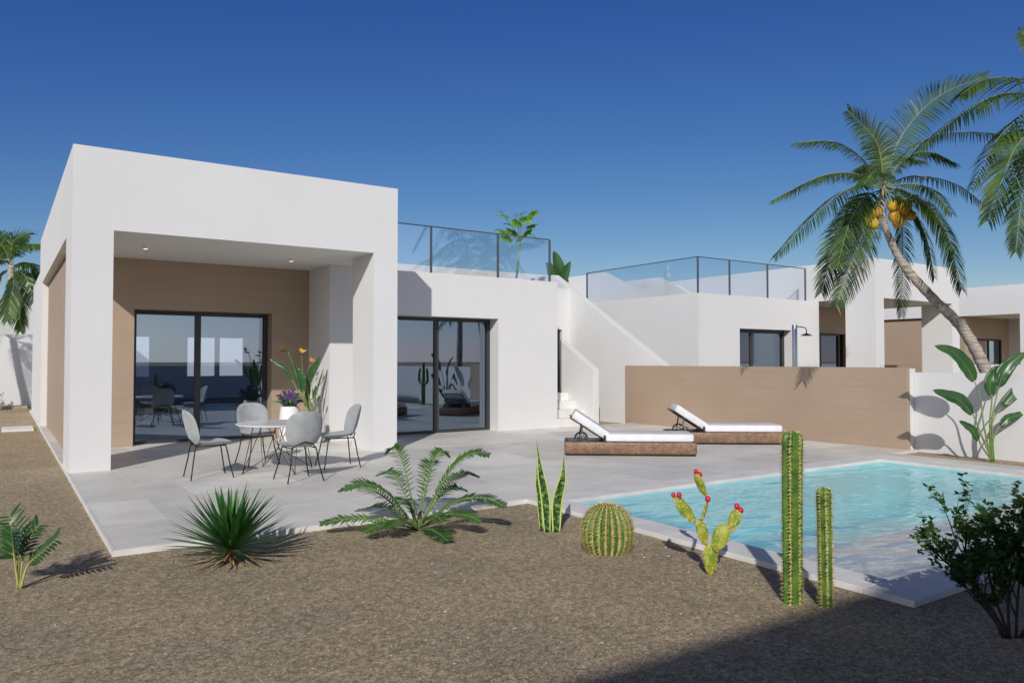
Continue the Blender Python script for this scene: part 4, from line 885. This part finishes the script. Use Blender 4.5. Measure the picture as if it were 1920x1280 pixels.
# shrub at the lower right
def shrub():
    base = Vector((4.66, 1.99, GZ)); dep = (base - CAM).dot(fw); t = thing('leafy_shrub', 'dark thin-stemmed leafy shrub in the lower right corner', 'shrub', base); tb_ = MB(); lb = MB()
    A = lambda x, y, o=0: at(x, y, dep + o)
    targets = []
    def grow(p, d, L, r, lvl):
        n = 5; pts = [p]; q = p; dd = d.normalized()
        for i in range(n): dd = (dd + Vector([rnd.uniform(-.16, .16) for _ in range(3)]) + Z_ * .03).normalized(); q = q + dd * L / n; pts.append(q)
        tb_.tube(bez(pts, 8), [r * (1 - .5 * i / 8) for i in range(9)], 5)
        if lvl < 3:
            for k in range(4 if lvl < 2 else 2):
                f = rnd.uniform(.35, 1); pp = pts[min(n, int(f * n))]; nd = (dd + Vector([rnd.uniform(-.75, .75), rnd.uniform(-.75, .75), rnd.uniform(-.25, .5)])).normalized(); grow(pp, nd, L * rnd.uniform(.45, .7), r * .55, lvl + 1)
        if lvl >= 2:
            for k in range(8 if lvl == 3 else 6):
                pp = pts[rnd.randint(2, n)] + Vector([rnd.uniform(-.02, .02) for _ in range(3)])
                for j in range(2):
                    dl = Vector([rnd.uniform(-1, 1), rnd.uniform(-1, 1), rnd.uniform(-.3, .8)]).normalized(); blade(lb, pp, dl, rnd.uniform(.024, .038), .019, .1, Vector([rnd.uniform(-1, 1), rnd.uniform(-1, 1), 1.2]), 4)
    for bx, by, tx, ty, o in [(1885, 1190, 1830, 1060, .05), (1895, 1195, 1790, 1010, -.08), (1892, 1188, 1870, 960, .1), (1915, 1212, 1960, 1040, 0), (1890, 1192, 1840, 960, .15), (1905, 1210, 1930, 980, -.1), (1880, 1185, 1800, 960, .0), (1912, 1212, 2000, 1000, .1)]:
        p0 = A(bx, by, 0); p0.z = GZ; p1 = A(tx, ty, o); d = p1 - p0; grow(p0, d, d.length * .74, .009, 0)
    lb.build('foliage', 'bush', t); tb_.build('stems', 'twig', t, smooth=True)
shrub()
# plants behind the roof railing
def roof_tree():
    dep = 19.5; t = thing('potted_lobed_leaf_tree', 'bright green lobed-leaf tree rising above the glass roof railing', 'potted plant', at(968, 560, dep)); t.location.z = 3.2
    A = lambda x, y, o=0: at(x, y, dep + o); sb = MB(); root = A(968, 520); root.z = 3.6
    b = MB(); pc = Vector((root.x, root.y, 3.201)); b.lathe([(.16, 0), (.22, .4), (.2, .4)], pc, 24); b.build('pot', 'pot', t, smooth=True); lb = MB()
    hub = A(976, 452); sb.tube([Vector((root.x, root.y, 3.6)), hub], [.03, .018], 8)
    for x, y, s in [(944, 404, 26), (985, 410, 27), (1000, 400, 20), (968, 418, 22), (960, 434, 25), (988, 436, 26), (950, 446, 24), (932, 430, 16), (975, 446, 24), (938, 396, 15), (996, 424, 20), (978, 400, 18), (955, 420, 20), (1002, 442, 18), (966, 402, 16), (945, 436, 18)]:
        o = rnd.uniform(-.3, .3); c_ = A(x, y, o); sb.tube(bez([hub, A((x + 976) / 2, (y + 452) / 2 - 4, o * .5), c_], 8), .006, 5); L = s / 1417 * dep * .78
        nrm = (Z_ * .7 - FD * rnd.uniform(.1, .9) + RT * rnd.uniform(-.8, .8)).normalized(); a = nrm.cross(RT).normalized(); cc = nrm.cross(a)
        for k in range(9): an = k * 6.283 / 9 + .2; blade(lb, c_, a * math.cos(an) + cc * math.sin(an), L * rnd.uniform(.75, 1.05) * (1 if k % 2 else .8), L * .5, .55, nrm, 5)
    lb.build('foliage', 'figleaf', t); sb.build('branches', 'stem', t, smooth=True)
roof_tree()
def banana():
    dep = 21.6; base = at(1052, 600, dep); base.z = GZ; t = thing('banana_plant', 'broad-leaved green plant rising behind the end of the roof railing', 'plant', base); A = lambda x, y, o=0: at(x, y, dep + o); sb = MB()
    for pts, W_ in (([(1048, 545), (1050, 515), (1044, 490), (1038, 470)], .38), ([(1052, 545), (1056, 525), (1062, 505), (1070, 490)], .26), ([(1046, 550), (1036, 520), (1030, 500), (1024, 492)], .3), ([(1054, 548), (1058, 535), (1062, 528), (1066, 530)], .2)):
        l = MB(); C_ = bez([A(x, y) for x, y in pts], 14); paddle(l, C_, W_, (-FD + RT * .4 + Z_ * .3).normalized(), .3); l.build('leaf', 'bigleaf', t, smooth=True); sb.tube(bez([base, A(1050, 600), C_[0]], 8), [.05] * 5 + [.03] * 4, 8)
    sb.build('stem', 'stem', t, smooth=True)
banana()
def far_bush():
    base = Vector((-.55, 29.1, .06)); t = thing('grey_shrub', 'small grey shrub at the foot of the far garden wall', 'shrub', base); lb = MB(); sb = MB()
    for i in range(26):
        a = i * 2.4; d = Vector((math.cos(a) * rnd.uniform(.2, 1), math.sin(a) * .4, rnd.uniform(.5, 1))).normalized(); tip = base + d * rnd.uniform(.25, .5) * Vector((1.5, 1, 1)).x; sb.tube([base, tip], .008, 4)
        for j in range(16): blade(lb, base.lerp(tip, rnd.uniform(.4, 1)) + Vector([rnd.uniform(-.05, .05) for _ in range(3)]), Vector([rnd.uniform(-1, 1) for _ in range(3)]), .07, .03, .1, Z_, 3)
    lb.build('foliage', 'bush', t); sb.build('stems', 'twig', t)
far_bush()
